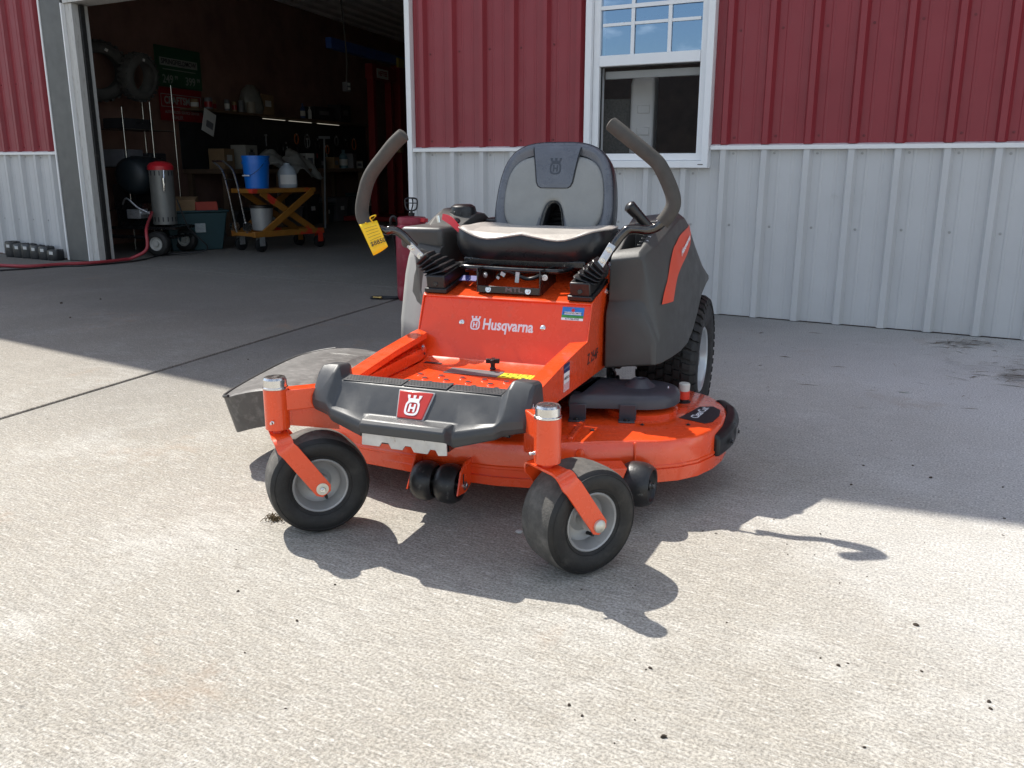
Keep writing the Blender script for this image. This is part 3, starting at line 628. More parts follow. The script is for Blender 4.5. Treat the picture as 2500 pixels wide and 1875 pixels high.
# ---------- casters
def caster(pv, nang, side):
    nd = math.radians(nang); N = Vector((math.cos(nd), math.sin(nd), 0)); T = Vector((-math.sin(nd), math.cos(nd), 0)); PV = Vector((pv[0], pv[1], 0)); CT_ = PV+T*0.097
    UP = Vector((0, 0, 1)); rr = 0.139
    arm = MB(); A = Vector((side*0.275, -0.690, 0.376)); B = Vector((pv[0], pv[1], 0.378))
    d = (B-A).normalized(); pr = Vector((-d.y, d.x, 0)); rings = []
    for q in (A, B-d*0.02): rings.append([q+pr*0.024+UP*0.026, q-pr*0.024+UP*0.026, q-pr*0.024-UP*0.030, q+pr*0.024-UP*0.030])
    arm.loft(rings); am = arm.build('axle_arm', ORANGE, MOW, bevel=0.003)
    gs = MB(); gs.loft([[q+pr*k+UP*z for z, q in ((-0.031, A), (-0.031, B-d*0.03), (-0.076, B-d*0.030), (-0.105, A))] for k in (-0.003, 0.003)]); gs.build('gusset', ORANGE, am)
    bolt(am, A+d*0.045+UP*0.026, UP, 0.008)
    tb = MB(); tb.lathe([(0.0, 0.297), (0.0325, 0.297), (0.0325, 0.408), (0.0, 0.408)], PV, UP, 28); tube_ = tb.build('pivot_tube', ORANGE, MOW, bevel=0.0015)
    cp = MB(); cp.lathe([(0.0, 0.4085), (0.0335, 0.4085), (0.0335, 0.412), (0.0305, 0.414), (0.0305, 0.433), (0.027, 0.4385), (0.018, 0.4395), (0.0, 0.4375)], PV, UP, 28); cp.build('pivot_cap', ZINC, tube_, ang=30)
    gz = MB(); gdir = (Vector((-0.75, -0.65, 0)) if side > 0 else Vector((0.25, -0.97, 0))).normalized()
    gz.lathe([(0.005, 0), (0.005, 0.004), (0.003, 0.005), (0.003, 0.010), (0.0045, 0.011), (0.003, 0.015), (0, 0.015)], PV+gdir*0.032+UP*0.322, gdir, 8); gz.build('grease_nipple', ZINC, tube_)
    nk = MB(); nk.lathe([(0.014, 0.284), (0.014, 0.2968)], PV, UP, 16); nk.build('pivot_neck', ORANGE, MOW)
    # fork: one bent strip over the tyre, legs trailing to the axle
    th = 0.0065; W = 0.024
    ld = (T*0.097 - UP*0.150).normalized(); lw = (T*0.150+UP*0.097).normalized()
    top0 = PV + UP*0.2845
    path = []
    for s_ in (-1, 1):
        seq = [(top0+N*s_*0.0, N*s_, T), (top0+N*s_*0.050, N*s_, T)]
        for k in range(1, 6):
            a = k/6*PI/2; cN = 0.050+0.029*math.sin(a); cU = -0.029*(1-math.cos(a)); mixw = T.lerp(lw, k/6).normalized()
            seq.append((top0+N*s_*cN+UP*cU+T*(0.010*k/6), None, mixw))
        e0 = top0+N*s_*0.079-UP*0.034+T*0.020
        e1 = CT_+N*s_*0.079+UP*rr + (-lw*0.0)
        e1 = CT_+N*s_*0.079+UP*(rr)
        dd = (e1-e0).normalized(); ww = (T-dd*T.dot(dd)).normalized()
        seq += [(e0, None, ww), (e0.lerp(e1, .5), None, ww), (e1+dd*0.006, None, ww), (e1+dd*0.020, None, ww*0.55)]
        path.append(seq)
    full = list(reversed(path[0][1:])) + path[1]
    fb = MB(); rings = []
    pts = [p for p, _, _ in full]
    for i, (p, _, wv) in enumerate(full):
        tg = (pts[min(i+1, len(pts)-1)]-pts[max(i-1, 0)]).normalized(); wv_l = wv.length; wv = (wv-tg*wv.dot(tg)).normalized()*wv_l; nn = tg.cross(wv).normalized()
        rings.append([p+wv*W+nn*th/2, p-wv*W+nn*th/2, p-wv*W-nn*th/2, p+wv*W-nn*th/2])
    fb.loft(rings); FK = fb.build('caster_fork', ORANGE, MOW, ang=40, bevel=0.001)
    C3 = CT_+UP*rr
    ab = MB(); ab.lathe([(0.009, -0.085), (0.009, 0.085)], C3, N, 14); ab.build('axle', ZINC, FK)
    if side > 0: carriage(FK, C3+N*0.0835, N, 0.017, mat('bolt_cream', (0.62, 0.60, 0.52), 0.4, metal=0.6, var=0.1), 'axle_bolt')
    else:
        w_ = MB(); w_.lathe([(0, 0), (0.0165, 0), (0.0165, 0.003), (0, 0.003)], C3+N*0.083, N, 20); w_.build('axle_washer', mat('washer_cream', (0.75, 0.72, 0.60), 0.4, metal=0.4, var=0.1), FK)
        bolt(FK, C3+N*0.086, N, 0.0085, name='axle_nut', washer=False)
        st = MB(); st.lathe([(0.0045, 0), (0.0045, 0.014), (0, 0.0145)], C3+N*0.090, N, 10); st.build('axle_stud', ZINC, FK)
    # wheel
    wh = empty('caster_wheel', C3); wh.parent = MOW
    tw = 0.069
    side_prof = [(0.070, 0.050), (0.076, 0.056), (0.090, 0.064), (0.105, 0.068), (0.120, 0.067), (0.1285, 0.061)]
    pr_ = [(r_, -h_) for r_, h_ in side_prof] + [(0.1335, -0.055)]
    ty = MB(); ty.lathe(pr_, (0, 0, 0), N, 56, caps=False); ty.lathe([(r_, -h_) for r_, h_ in pr_][::-1], (0, 0, 0), N, 56, caps=False)
    ty.build('tyre_sidewall', RUBBER, wh, ang=60)
    mr_ = MB()
    for s_ in (-1, 1):
        for r_, h_ in ((0.0835, 0.0612), (0.1235, 0.0660)): mr_.tube([T*math.cos(2*PI*k/48)*r_+UP*math.sin(2*PI*k/48)*r_+N*s_*h_ for k in range(48)], 0.0012, 5, closed=True)
    stuff(mr_.build('moulding_rings', RUBBER, wh))
    tr = MB(); tr.lathe([(0.1335, -0.055), (0.1365, -0.044), (0.1388, -0.022), (0.139, 0), (0.1388, 0.022), (0.1365, 0.044), (0.1335, 0.055)], (0, 0, 0), N, 56, caps=False)
    tr.build('tyre_tread', TREADW, wh, ang=60)
    rm = MB()
    for s_ in (-1, 1):
        rm.lathe([(0.0775, s_*0.0545), (0.0735, s_*0.0575), (0.0700, s_*0.055), (0.0665, s_*0.046), (0.060, s_*0.030), (0.0585, s_*0.020), (0.050, s_*0.014), (0.036, s_*0.012), (0.030, s_*0.018), (0.026, s_*0.022), (0.0245, s_*0.048), (0.014, s_*0.050)], (0, 0, 0), N, 40, caps=False)
    rm.lathe([(0.030, -0.019), (0.030, 0.019)], (0, 0, 0), N, 24, caps=False)
    RM = rm.build('rim', RIMM, wh, ang=30)
    vs = MB(); vd = (T*0.35-UP*0.9).normalized(); vs.tube([vd*0.050+N*0.014, vd*0.047+N*0.030, vd*0.046+N*0.040], [0.005, 0.0045, 0.0042], 8); vs.build('valve_stem', RUBBER, wh)
    return FK
caster((0.378, -0.816), -36, 1)
caster((-0.386, -0.816), -48, -1)

# ---------- cutting deck
ol = [(0, -.500), (.12, -.497), (.21, -.482), (.30, -.447), (.40, -.392), (.485, -.350), (.545, -.328), (.600, -.288), (.645, -.232), (.676, -.155), (.692, -.07), (.694, .01), (.684, .09), (.655, .17), (.605, .24), (.53, .292), (.44, .325), (.30, .35), (.12, .36)]
right_half = ol
left_half = [(-x, y) for x, y in ol[1:]]
left_half = [(-.12, -.497), (-.21, -.485), (-.33, -.475), (-.45, -.43), (-.56, -.36), (-.62, -.30), (-.62, -.1), (-.62, .12), (-.60, .20), (-.53, .292), (-.44, .325), (-.30, .35), (-.12, .36)]
outl = right_half + list(reversed(left_half))
def off(poly, d):
    n = len(poly); out = []
    for i in range(n):
        p0, p1, p2 = Vector((*poly[i-1], 0)), Vector((*poly[i], 0)), Vector((*poly[(i+1) % n], 0))
        t = ((p1-p0).normalized()+(p2-p1).normalized()).normalized(); nn = Vector((t.y, -t.x, 0)); out.append((p1.x+nn.x*d, p1.y+nn.y*d))
    return out
DZ = 0.222
rz = [(off(outl, -0.010), DZ+0.0005), (off(outl, -0.004), DZ-0.002), (outl, DZ-0.008), (off(outl, 0.0005), 0.150), (off(outl, 0.004), 0.147), (off(outl, 0.004), 0.141), (off(outl, 0.001), 0.138), (off(outl, 0.001), 0.106), (off(outl, -0.006), 0.104), (off(outl, -0.006), 0.190)]
b = MB(); b.loft([[(x, y, z) for x, y in P_] for P_, z in rz], True, True)
DECK = b.build('cutting_deck', ORANGE, MOW, ang=40)
# lower skirt band on the left end, front stiffener
b = MB(); ls = off(outl, 0.0055)[4:17]; li = off(outl, 0.001)[4:17]
b.loft([[(x, y, 0.098) for x, y in ls], [(x, y, 0.137) for x, y in ls], [(x, y, 0.137) for x, y in li], [(x, y, 0.098) for x, y in li]], closed=False, caps=False, loop=True); b.build('skirt_band', ORANGE, DECK, bevel=0.001)
b = MB(); b.loft([[(-.38, -.468, z), (0, -.512, z), (.12, -.510, z), (.22, -.492, z), (.31, -.455, z), (.31, -.44, z), (-.38, -.45, z)] for z in (0.092, 0.118)]); b.build('front_reinforcement', ORANGE, DECK, bevel=0.002)
# slot rib and gauge on deck top
b = MB(); b.box((0.303, -0.325, DZ+0.004), (0.016, 0.17, 0.010), (0, 0, 0.08)); b.build('deck_rib', ORANGE, DECK, bevel=0.003)
for x, y in ((0.345, -0.30), (0.47, -0.19), (0.60, -0.14)):
    bolt(DECK, (x, y, DZ+0.001), (0, 0, 1), 0.004, DARKPR, 'deck_bolt')
b = MB(); b.lathe([(0, 0), (0.014, 0), (0.013, 0.006), (0, 0.008)], (0.345, -0.424, 0.19), (0.45, -0.89, 0), 14); b.build('weld_boss', ORANGE, DECK)
# front roller bracket triangle near the left roller
b = MB(); b.prism([(0.385, 0.165), (0.470, 0.165), (0.455, 0.120), (0.405, 0.108)], 'y', -0.415, -0.345); b.xf(Matrix.Translation((0.437, -0.432, 0.006)) @ Matrix.Rotation(0.45, 4, 'Z') @ Matrix.Translation((-0.43, 0.38, 0))); b.build('roller_bracket', ORANGE, DECK, bevel=0.003)
b = MB(); b.b2((0.395, -0.452, 0.118), (0.455, -0.375, 0.124)); b.xf(Matrix.Translation((0.437, -0.432, 0.006)) @ Matrix.Rotation(0.45, 4, 'Z') @ Matrix.Translation((-0.43, 0.38, 0)));  b.build('roller_bracket', ORANGE, DECK, bevel=0.001)
b = MB(); b.box((0.4865, -0.352, 0.180), (0.008, 0.008, 0.076), (0, 0, .5)); b.build('weld_seam', ORANGE, DECK, bevel=.003)
# deck label
b = MB(); lp = [(0.560, -0.075), (0.600, 0.075), (0.640, 0.095), (0.668, 0.060), (0.674, -0.010), (0.664, -0.085), (0.645, -0.110)]
b.prism(lp, 'z', DZ+0.0012, DZ+0.0019); LB = b.build('deck_label', DARKPR, DECK)
text('deck_lettering', 'ClearCut', 0.036, WHITEP, LB, frame((0.612, 0.005, DZ+0.0024), (0.12, 1, 0), (-1, 0.12, 0)), 0.0002, 0.0007, sx=0.98)
# belt covers
def cover(s):
    oc = [(.262, -.205), (.33, -.185), (.405, -.165), (.47, -.150), (.525, -.110), (.548, -.05), (.545, .01), (.515, .06), (.46, .085), (.40, .08), (.33, .06), (.25, .06), (.22, -.05), (.235, -.19)]
    oc = [(p.x, p.y) for p in spline([(x, y, 0) for x, y in oc], 4, True)]
    oc = [(s*x, y) for x, y in oc]
    if s < 0: oc.reverse()
    rg = [(oc, 0.259), (oc, 0.284), (off(oc, -0.006), 0.295), (off(oc, -0.018), 0.3005), (off(oc, -0.045), 0.304)]
    b = MB(); b.loft([[(x, y, z+0.05*max(0, .36-abs(x))*0) for x, y in P_] for P_, z in rg], True, True)
    cv = b.build('belt_cover', COVER, MOW, ang=42)
    for x, y, a in ((.272, -.222, 0.25), (.418, -.178, 0.28)):
        f_ = MB(); f_.box((s*x, y+0.012, 0.250), (0.052, 0.005, 0.052), (0.12, 0, s*a)); f_.box((s*x, y, 0.2255), (0.050, 0.030, 0.005), (0, 0, s*a)); fo = f_.build('cover_foot', COVER, cv, bevel=0.003)
        bolt(fo, (s*x, y-0.002, 0.228), (0, 0, 1), 0.006, BLACKM, 'foot_screw')
    c_ = MB(); c_.lathe([(0.055, 0.300), (0.040, 0.311), (0.024, 0.326), (0.016, 0.327), (0.013, 0.324), (0.012, 0.30)], (s*.424, -.027, 0), (0, 0, 1), 28, caps=False); c_.build('cover_cone', COVER, cv)
    h_ = MB(); h_.lathe([(0, 0.318), (0.0125, 0.318)], (s*.424, -.027, 0), (0, 0, 1), 20, caps=False); h_.build('cone_hole', DARKPR, cv)
    sp = MB(); sp.lathe([(0.113, 0.2225), (0.115, 0.238), (0.108, 0.243), (0, 0.243)], (s*.432, -.035, 0), (0, 0, 1), 36, caps=False); sp.build('spindle_housing', ORANGE, DECK)
    if s > 0:
        l_ = MB(); l_.box((0.522, -0.018, 0.2965), (0.028, 0.022, 0.0010), (0, 0.62, 0.15)); lq = l_.build('cover_label', WHITEP, cv)
        l_ = MB(); l_.box((0.5224, -0.018, 0.2972), (0.020, 0.012, 0.0008), (0, 0.62, 0.15)); l_.build('cover_label_print', EMBLEM, lq)
cover(1); cover(-1)
# washout port
b = MB(); b.lathe([(0.022, 0.2225), (0.022, 0.226), (0.015, 0.228), (0.015, 0.236)], (0.540, 0.118, 0), (0, 0, 1), 16, caps=False); wpo = b.build('washout_port', BLACKP, DECK)
b = MB(); b.lathe([(0, 0.234), (0.0185, 0.234), (0.0195, 0.262), (0, 0.262)], (0.540, 0.118, 0), (0, 0, 1), 20); b.build('port_body', mat('port_orange', (0.75, 0.06, 0.03), 0.4, var=0.05), wpo, bevel=0.002)
b = MB(); b.lathe([(0, 0.262), (0.0175, 0.262), (0.0185, 0.276), (0.0185, 0.285), (0.016, 0.288), (0, 0.287)], (0.540, 0.118, 0), (0, 0, 1), 20); b.build('port_cap', mat('cap_ivory', (0.62, 0.60, 0.54), 0.5, var=0.06), wpo, ang=30)
# rollers
def roller(c, r, w_, ax=(1, 0, 0), open_=True):
    b = MB(); pf = []
    for k in range(13):
        t = -1+2*k/12; pf.append((r*(1-0.20*abs(t)**2.6), t*w_/2))
    b.lathe(pf, c, ax, 36, caps=False)
    e = r*0.8
    for s_ in (-1, 1): b.lathe([(e, s_*w_/2), (e*0.90, s_*w_*0.49), (e*0.84, s_*w_*0.40), (0.016, s_*w_*0.30), (0.014, s_*w_*0.44), (0.0, s_*w_*0.44)], c, ax, 36, caps=False)
    ro = b.build('anti_scalp_roller', ROLLERM, MOW, ang=50)
    b = MB(); b.lathe([(0.008, -w_*0.56), (0.008, w_*0.56)], c, ax, 10); b.build('roller_pin', ZINC, ro)
    return ro
roller((0.508, -0.398, 0.112), 0.064, 0.086, (0.995, -0.06, 0))
roller((-0.078, -0.552, 0.098), 0.058, 0.064); roller((-0.003, -0.552, 0.098), 0.058, 0.064)
roller((-0.50, -0.445, 0.098), 0.062, 0.08, (0.95, -0.2, 0))
b = MB(); b.prism([(-.60, .082), (-.545, .075), (-.47, .10), (-.47, .165), (-.54, .168), (-.575, .145)], 'x', 0.038, 0.043); br = b.build('roller_hanger', ORANGE, DECK, bevel=0.001)
b = MB(); b.prism([(-.565, .10), (-.557, .10), (-.557, .135), (-.565, .135)], 'x', 0.0432, 0.0437); b.build('hanger_slot', DARKPR, br)
bolt(br, (0.0435, -0.552, 0.098), (1, 0, 0), 0.008)
bolt(DECK, (-0.120, -0.552, 0.098), (-1, 0, 0), 0.008)
b = MB(); b.prism([(-.60, .082), (-.545, .075), (-.47, .10), (-.47, .165), (-.54, .168)], 'x', -0.120, -0.115); b.build('roller_hanger', ORANGE, DECK, bevel=0.001)
# side bumper pad
b = MB(); oo = off(outl, 0.006); seq = [p for p in oo if p[0] > 0.655 and -0.17 < p[1] < 0.19]
seqs = [(p.x, p.y) for p in spline([(0.674, -0.135, 0), (0.688, -0.09, 0), (0.7005, -0.03, 0), (0.7005, 0.05, 0), (0.688, 0.12, 0)], 5)]
rings = []
for i, (x, y) in enumerate(seqs):
    t = i/(len(seqs)-1); zb = 0.128+0.018*t; zt_ = 0.196+0.030*t; th_ = 0.024*(0.55 if i in (0, len(seqs)-1) else 1)
    nx, ny = (x-0.42), (y+0.01); l_ = math.hypot(nx, ny); nx /= l_; ny /= l_
    rings.append([(x, y, zb), (x+nx*th_, y+ny*th_, zb+0.006), (x+nx*th_, y+ny*th_, zt_-0.014), (x+nx*th_*0.55, y+ny*th_*0.55, zt_), (x-nx*0.012, y-ny*0.012, zt_+0.004), (x-nx*0.008, y-ny*0.008, zb)])
b.loft(rings); SP = b.build('side_guard', BLACKP, MOW, ang=40, bevel=0.003)
b = MB(); b.tube(spline([(0.684, 0.035, 0.172), (0.688, 0.09, 0.182), (0.674, 0.14, 0.188), (0.645, 0.185, 0.19)], 5), [0.034]+[0.037]*14+[0.028], 18); b.build('guard_end', BLACKP, SP, ang=50)
for q, zz in ((0.35, 0.165), (0.62, 0.176)):
    x, y = seqs[int(q*(len(seqs)-1))]; nx, ny = x-0.42, y+0.01; l_ = math.hypot(nx, ny); bolt(SP, (x+nx/l_*0.030, y+ny/l_*0.030, zz), (nx, ny, 0), 0.006, BLACKM, 'guard_bolt')

# ---------- discharge chute
oe = spline([(-0.575, -.395, 0), (-0.76, -.425, 0), (-0.885, -.415, 0), (-0.930, -.33, 0), (-0.955, -.15, 0), (-0.950, .05, 0), (-0.885, .15, 0), (-0.70, .165, 0), (-0.575, .16, 0)], 5)
def cz(p): # height of chute roof
    t = min(1, max(0, (-0.575-p.x)/0.38)); fy = min(1, max(0, (p.y+.42)/.5)); zo = 0.205+0.055*fy**0.8
    return 0.285*(1-t)+zo*t + 0.022*math.sin(PI*t)
b = MB(); n = len(oe); mid = Vector((-0.66, -0.13, 0))
ringA = [Vector((p.x, p.y, max(0.088, cz(p)-0.125))) for p in oe]
ringB = [Vector((p.x, p.y, cz(p))) for p in oe]
ringC = [Vector((p.x, p.y, 0)).lerp(mid, 0.05) for p in oe]; ringC = [Vector((p.x, p.y, cz(p)+0.006)) for p in ringC]
ringD = [Vector((p.x, p.y, 0)).lerp(mid, 0.10) for p in oe]; ringD = [Vector((p.x, p.y, cz(p)+0.001)) for p in ringD]
ringE = [Vector((p.x, p.y, 0)).lerp(mid, 0.5) for p in oe]; ringE = [Vector((p.x, p.y, cz(p)+0.018)) for p in ringE]
ringA = [Vector((*(Vector((p.x, p.y, 0)).lerp(mid, 0.09)).xy, p.z)) for p in ringA]
ringA0 = [Vector((p.x*0.985-0.01, p.y*0.97, p.z)) for p in ringA]
ringB0 = [Vector((p.x*0.985-0.01, p.y*0.97, p.z-0.012)) for p in ringB]
b.loft([ringB0, ringA0, ringA, ringB, ringC, ringD, ringE], True, True); CH = b.build('discharge_chute', CHUTEM, MOW, ang=50)
b = MB(); b.tube([(-0.60, -0.40, 0.275), (-0.60, 0.17, 0.275)], 0.012, 10); b.build('chute_hinge', BLACKM, CH)
b = MB(); b.tube([p + Vector((0, 0, 0.004)) for p in ringB[9:33]], 0.005, 8); b.build('chute_lip', mat('chute_lip', (0.03, 0.03, 0.03), 0.55, var=0.2), CH)

# ---------- added under-frame blocks, rear axle
b = MB(); b.b2((-0.20, -0.60, 0.27), (0.20, 0.90, 0.335)); b.b2((-0.275, 0.31, 0.27), (0.275, 0.95, 0.36)); b.b2((-0.15, 0.35, 0.17), (0.15, 0.75, 0.27))
b.build('added_frame_blocks', BLACKM, MOW, bevel=0.004)  # plain frame blocks, added to keep light from under the foot plate
b = MB(); b.tube([(-0.50, 0.656, 0.254), (0.50, 0.656, 0.254)], 0.03, 14); b.build('rear_axle', BLACKM, MOW)
b = MB(); b.tube([(0.31, 0.10, 0.26), (0.31, 0.09, 0.31), (0.30, 0.06, 0.34)], 0.006, 8); b.b2((0.292, 0.05, 0.27), (0.300, 0.14, 0.335)); b.lathe([(0.014, -0.012), (0.014, 0.012)], (0.31, 0.10, 0.285), (1, 0, 0), 12)
b.build('deck_linkage', BLACKM, MOW)
b = MB(); b.b2((-0.28, 0.32, 0.34), (0.28, 0.52, 0.64)); b.build('seat_bulkhead', BLACKM, MOW, bevel=0.004)
b = MB(); b.b2((-0.24, 0.50, 0.36), (0.24, 0.98, 0.66)); b.lathe([(0.17, 0.66), (0.18, 0.70), (0.15, 0.735), (0, 0.74)], (0, 0.74, 0), (0, 0, 1), 28); EN = b.build('engine', BLACKP, MOW, bevel=0.01)
b = MB(); b.b2((-0.12, 0.470, 0.60), (0.12, 0.56, 0.845)); b.build('engine_cowl', BLACKP, EN, bevel=.01)
for k in range(9):
    b = MB(); b.box((0, 0.464, 0.700+k*0.0165), (0.20, 0.018, 0.004), (-.6, 0, 0)); b.build('engine_louvre', mat('louvre_dark', (0.03, 0.03, 0.032), 0.4, var=0.1), EN, bevel=0.001)
b = MB(); b.tube(spline([(-0.29, 0.95, 0.34), (-0.29, 1.06, 0.45), (-0.25, 1.08, 0.55), (0.25, 1.08, 0.55), (0.29, 1.06, 0.45), (0.29, 0.95, 0.34)], 6), 0.018, 12); b.build('rear_guard', BLACKM, MOW)

# ---------- rear wheels
def rear_wheel(s):
    wh = empty('rear_wheel', (s*0.415, 0.656, 0.254)); wh.parent = MOW
    hw = 0.112
    pf = [(0.125, -0.094), (0.135, -0.103), (0.165, -0.110), (0.200, -0.112), (0.222, -0.107), (0.2355, -0.096), (0.2405, -0.06), (0.2415, 0), (0.2405, 0.06), (0.2355, 0.096), (0.222, 0.107), (0.200, 0.112), (0.165, 0.110), (0.135, 0.103), (0.125, 0.094)]
    b = MB(); b.lathe(pf, (0, 0, 0), (1, 0, 0), 64, caps=False); ty = b.build('tyre', RUBBER, wh, ang=60)
    lg = MB(); nb = 40
    def blk(th0, th1, x0, x1, r0, r1, skew=0.0):
        rings = []
        for k, (x, g_) in enumerate(((x0, 0), (x1, 1))):
            pass
        vs = []
        for r_ in (r0, r1):
            sh = 0.0 if r_ == r0 else 0.10*(th1-th0); xx = 0.0 if r_ == r0 else 0.0016
            for th_, x in ((th0+sh, x0+xx), (th1-sh, x0+xx), (th1-sh, x1-xx), (th0+sh, x1-xx)):
                t_ = th_+skew*(x-(x0+x1)/2); rr_ = r_ - 0.9*max(0, abs(x)-0.075)**1.3
                vs.append((x, rr_*math.sin(t_), rr_*math.cos(t_)))
        lg.add(vs, [(3, 2, 1, 0), (4, 5, 6, 7), (0, 1, 5, 4), (1, 2, 6, 5), (2, 3, 7, 6), (3, 0, 4, 7)])
    st = 2*PI/nb
    for i in range(nb):
        a = i*st
        for j, xc in enumerate((-0.045, -0.015, 0.015, 0.045)):
            o2 = (0.5*st if j % 2 else 0); sk = (0.9 if j < 2 else -0.9)
            blk(a+o2, a+o2+st*0.74, xc-0.0125, xc+0.0125, 0.236, 0.2535, sk)
        for sg in (-1, 1):
            x0, x1 = (0.063, 0.094) if sg > 0 else (-0.094, -0.063)
            blk(a+0.25*st, a+0.25*st+st*0.62, x0, x1, 0.232, 0.2515, -sg*1.2)
            # shoulder lug running down the side
            vs = []
            for th_ in (a+0.25*st, a+0.25*st+st*0.62):
                for x, r_ in ((0.092, 0.2465), (0.1085, 0.236), (0.1145, 0.215), (0.110, 0.214), (0.104, 0.228), (0.090, 0.235)):
                    t_ = th_-0.02*1; vs.append((sg*x, r_*math.sin(t_), r_*math.cos(t_)))
            lg.add(vs, [(0, 1, 7, 6), (1, 2, 8, 7), (2, 3, 9, 8), (5, 4, 3, 2, 1, 0)[0:6], (6, 7, 8, 9, 10, 11), (3, 4, 10, 9), (4, 5, 11, 10), (5, 0, 6, 11)])
    stuff(lg.build('tread_lugs', RUBBER, ty, ang=30))
    b = MB(); b.lathe([(0.128, s*0.097), (0.122, s*0.101), (0.117, s*0.096), (0.112, s*0.07), (0.108, s*0.03), (0.09, s*0.018), (0.06, s*0.022), (0.045, s*0.03), (0.0, s*0.03)], (0, 0, 0), (1, 0, 0), 40, caps=False)
    b.lathe([(0.128, -s*0.097), (0.117, -s*0.096), (0.108, -s*0.03), (0.108, s*0.03)], (0, 0, 0), (1, 0, 0), 40, caps=False)
    b.build('rim', mat('rim_silver', (0.56, 0.58, 0.60), 0.32, metal=0.5, var=0.06), wh, ang=30)
    for k in range(4):
        q = k*PI/2+0.4; bolt(wh, (s*0.024, 0.07*math.sin(q), 0.07*math.cos(q)), (s, 0, 0), 0.009, name='lug_nut')
    b = MB(); b.lathe([(0.005, 0), (0.004, 0.018), (0, 0.018)], (s*0.075, -0.085, 0.068), (s, 0, 0), 8); b.build('valve_stem', RUBBER, wh)
rear_wheel(1); rear_wheel(-1)

# ---------- fenders
def fender(s):
    secs = [  # y, inner-bottom z, [inner top, top outer, shoulder, side hi, side lo, bottom outer]
        (-0.004, 0.346, [(.298, .500), (.385, .505), (.405, .495), (.428, .460), (.448, .430), (.452, .368)]),
        (0.004, 0.344, [(.297, .532), (.392, .540), (.414, .530), (.440, .490), (.462, .440), (.465, .366)]),
        (0.022, 0.344, [(.299, .560), (.398, .566), (.418, .556), (.446, .500), (.468, .445), (.471, .366)]),
        (0.026, 0.344, [(.300, .690), (.395, .702), (.408, .690), (.430, .560), (.470, .455), (.473, .366)]),
        (0.040, 0.344, [(.301, .705), (.392, .718), (.410, .706), (.438, .590), (.474, .460), (.477, .366)]),
        (0.13, 0.344, [(.300, .742), (.405, .754), (.432, .738), (.466, .620), (.488, .480), (.490, .366)]),
        (0.24, 0.346, [(.298, .782), (.420, .796), (.448, .778), (.482, .640), (.500, .500), (.502, .368)]),
        (0.34, 0.360, [(.296, .808), (.428, .826), (.456, .806), (.490, .650), (.506, .520), (.508, .378)]),
        (0.42, 0.400, [(.296, .806), (.432, .826), (.462, .804), (.496, .655), (.510, .545), (.512, .415)]),
        (0.48, 0.450, [(.296, .780), (.434, .798), (.466, .778), (.500, .655), (.512, .570), (.514, .462)]),
        (0.54, 0.500, [(.296, .735), (.436, .752), (.468, .734), (.502, .645), (.514, .585), (.516, .520)]),
        (0.62, 0.535, [(.296, .665), (.440, .680), (.472, .664), (.504, .612), (.516, .580), (.518, .548)]),
        (0.72, 0.545, [(.300, .600), (.44, .612), (.472, .602), (.502, .584), (.512, .572), (.514, .556)]),
    ]
    b = MB(); rings = []
    for y, zb, pts in secs:
        bump_z = 0.0
        cl = (.345+max(0, y+.006)*1.15) if s < 0 else 9
        rings.append([(s*(.296 if y > 0 else .30), y, zb)] + [(s*min(x, cl-.012*(i_ in (0, 1))), y, z+bump_z) for i_, (x, z) in enumerate(pts)])
    b.loft(rings); return b
fb = fender(1); FEN = fb.build('fender', FENDER, MOW, ang=22)
# slot for the height lever
cut = MB()
cut.loft([[(x_, y_, zz) for x_, y_ in ((0.322, 0.075), (0.385, 0.080), (0.392, 0.27), (0.322, 0.27))] for zz in (0.62, 0.95)])
cut = cut.build('cutter', BLACKP, MOW)
bpy.context.view_layer.update()
boolean(FEN, [cut])
bv = FEN.modifiers.new('bevel', 'BEVEL'); bv.width = 0.004; bv.segments = 3; bv.limit_method = 'ANGLE'; bv.angle_limit = math.radians(28)
b = MB(); b.loft([[(0.3225, 0.0755, z), (0.3845, 0.0805, z), (0.3915, 0.2695, z), (0.3225, 0.2695, z)] for z in (0.621, 0.64)]); b.build('slot_floor', DARKPR, FEN)
for k in range(6):
    y = 0.105+k*0.028; b = MB(); b.box((0.379, y, 0.722+(y-0.08)*0.30), (0.022, 0.010, 0.014), (0, 0, 0.2)); b.build('height_notch', BLACKP, FEN, bevel=0.003)
    text('height_number', str(k+1) if k < 6 else '', 0.012, WHITEP, FEN, frame((0.4005, y+0.005, 0.7463+(y-0.1)*0.395), (0.55, 0.9, 0.3), (-0.95, 0.3, 0.1)), 0.0003, 0.0003)
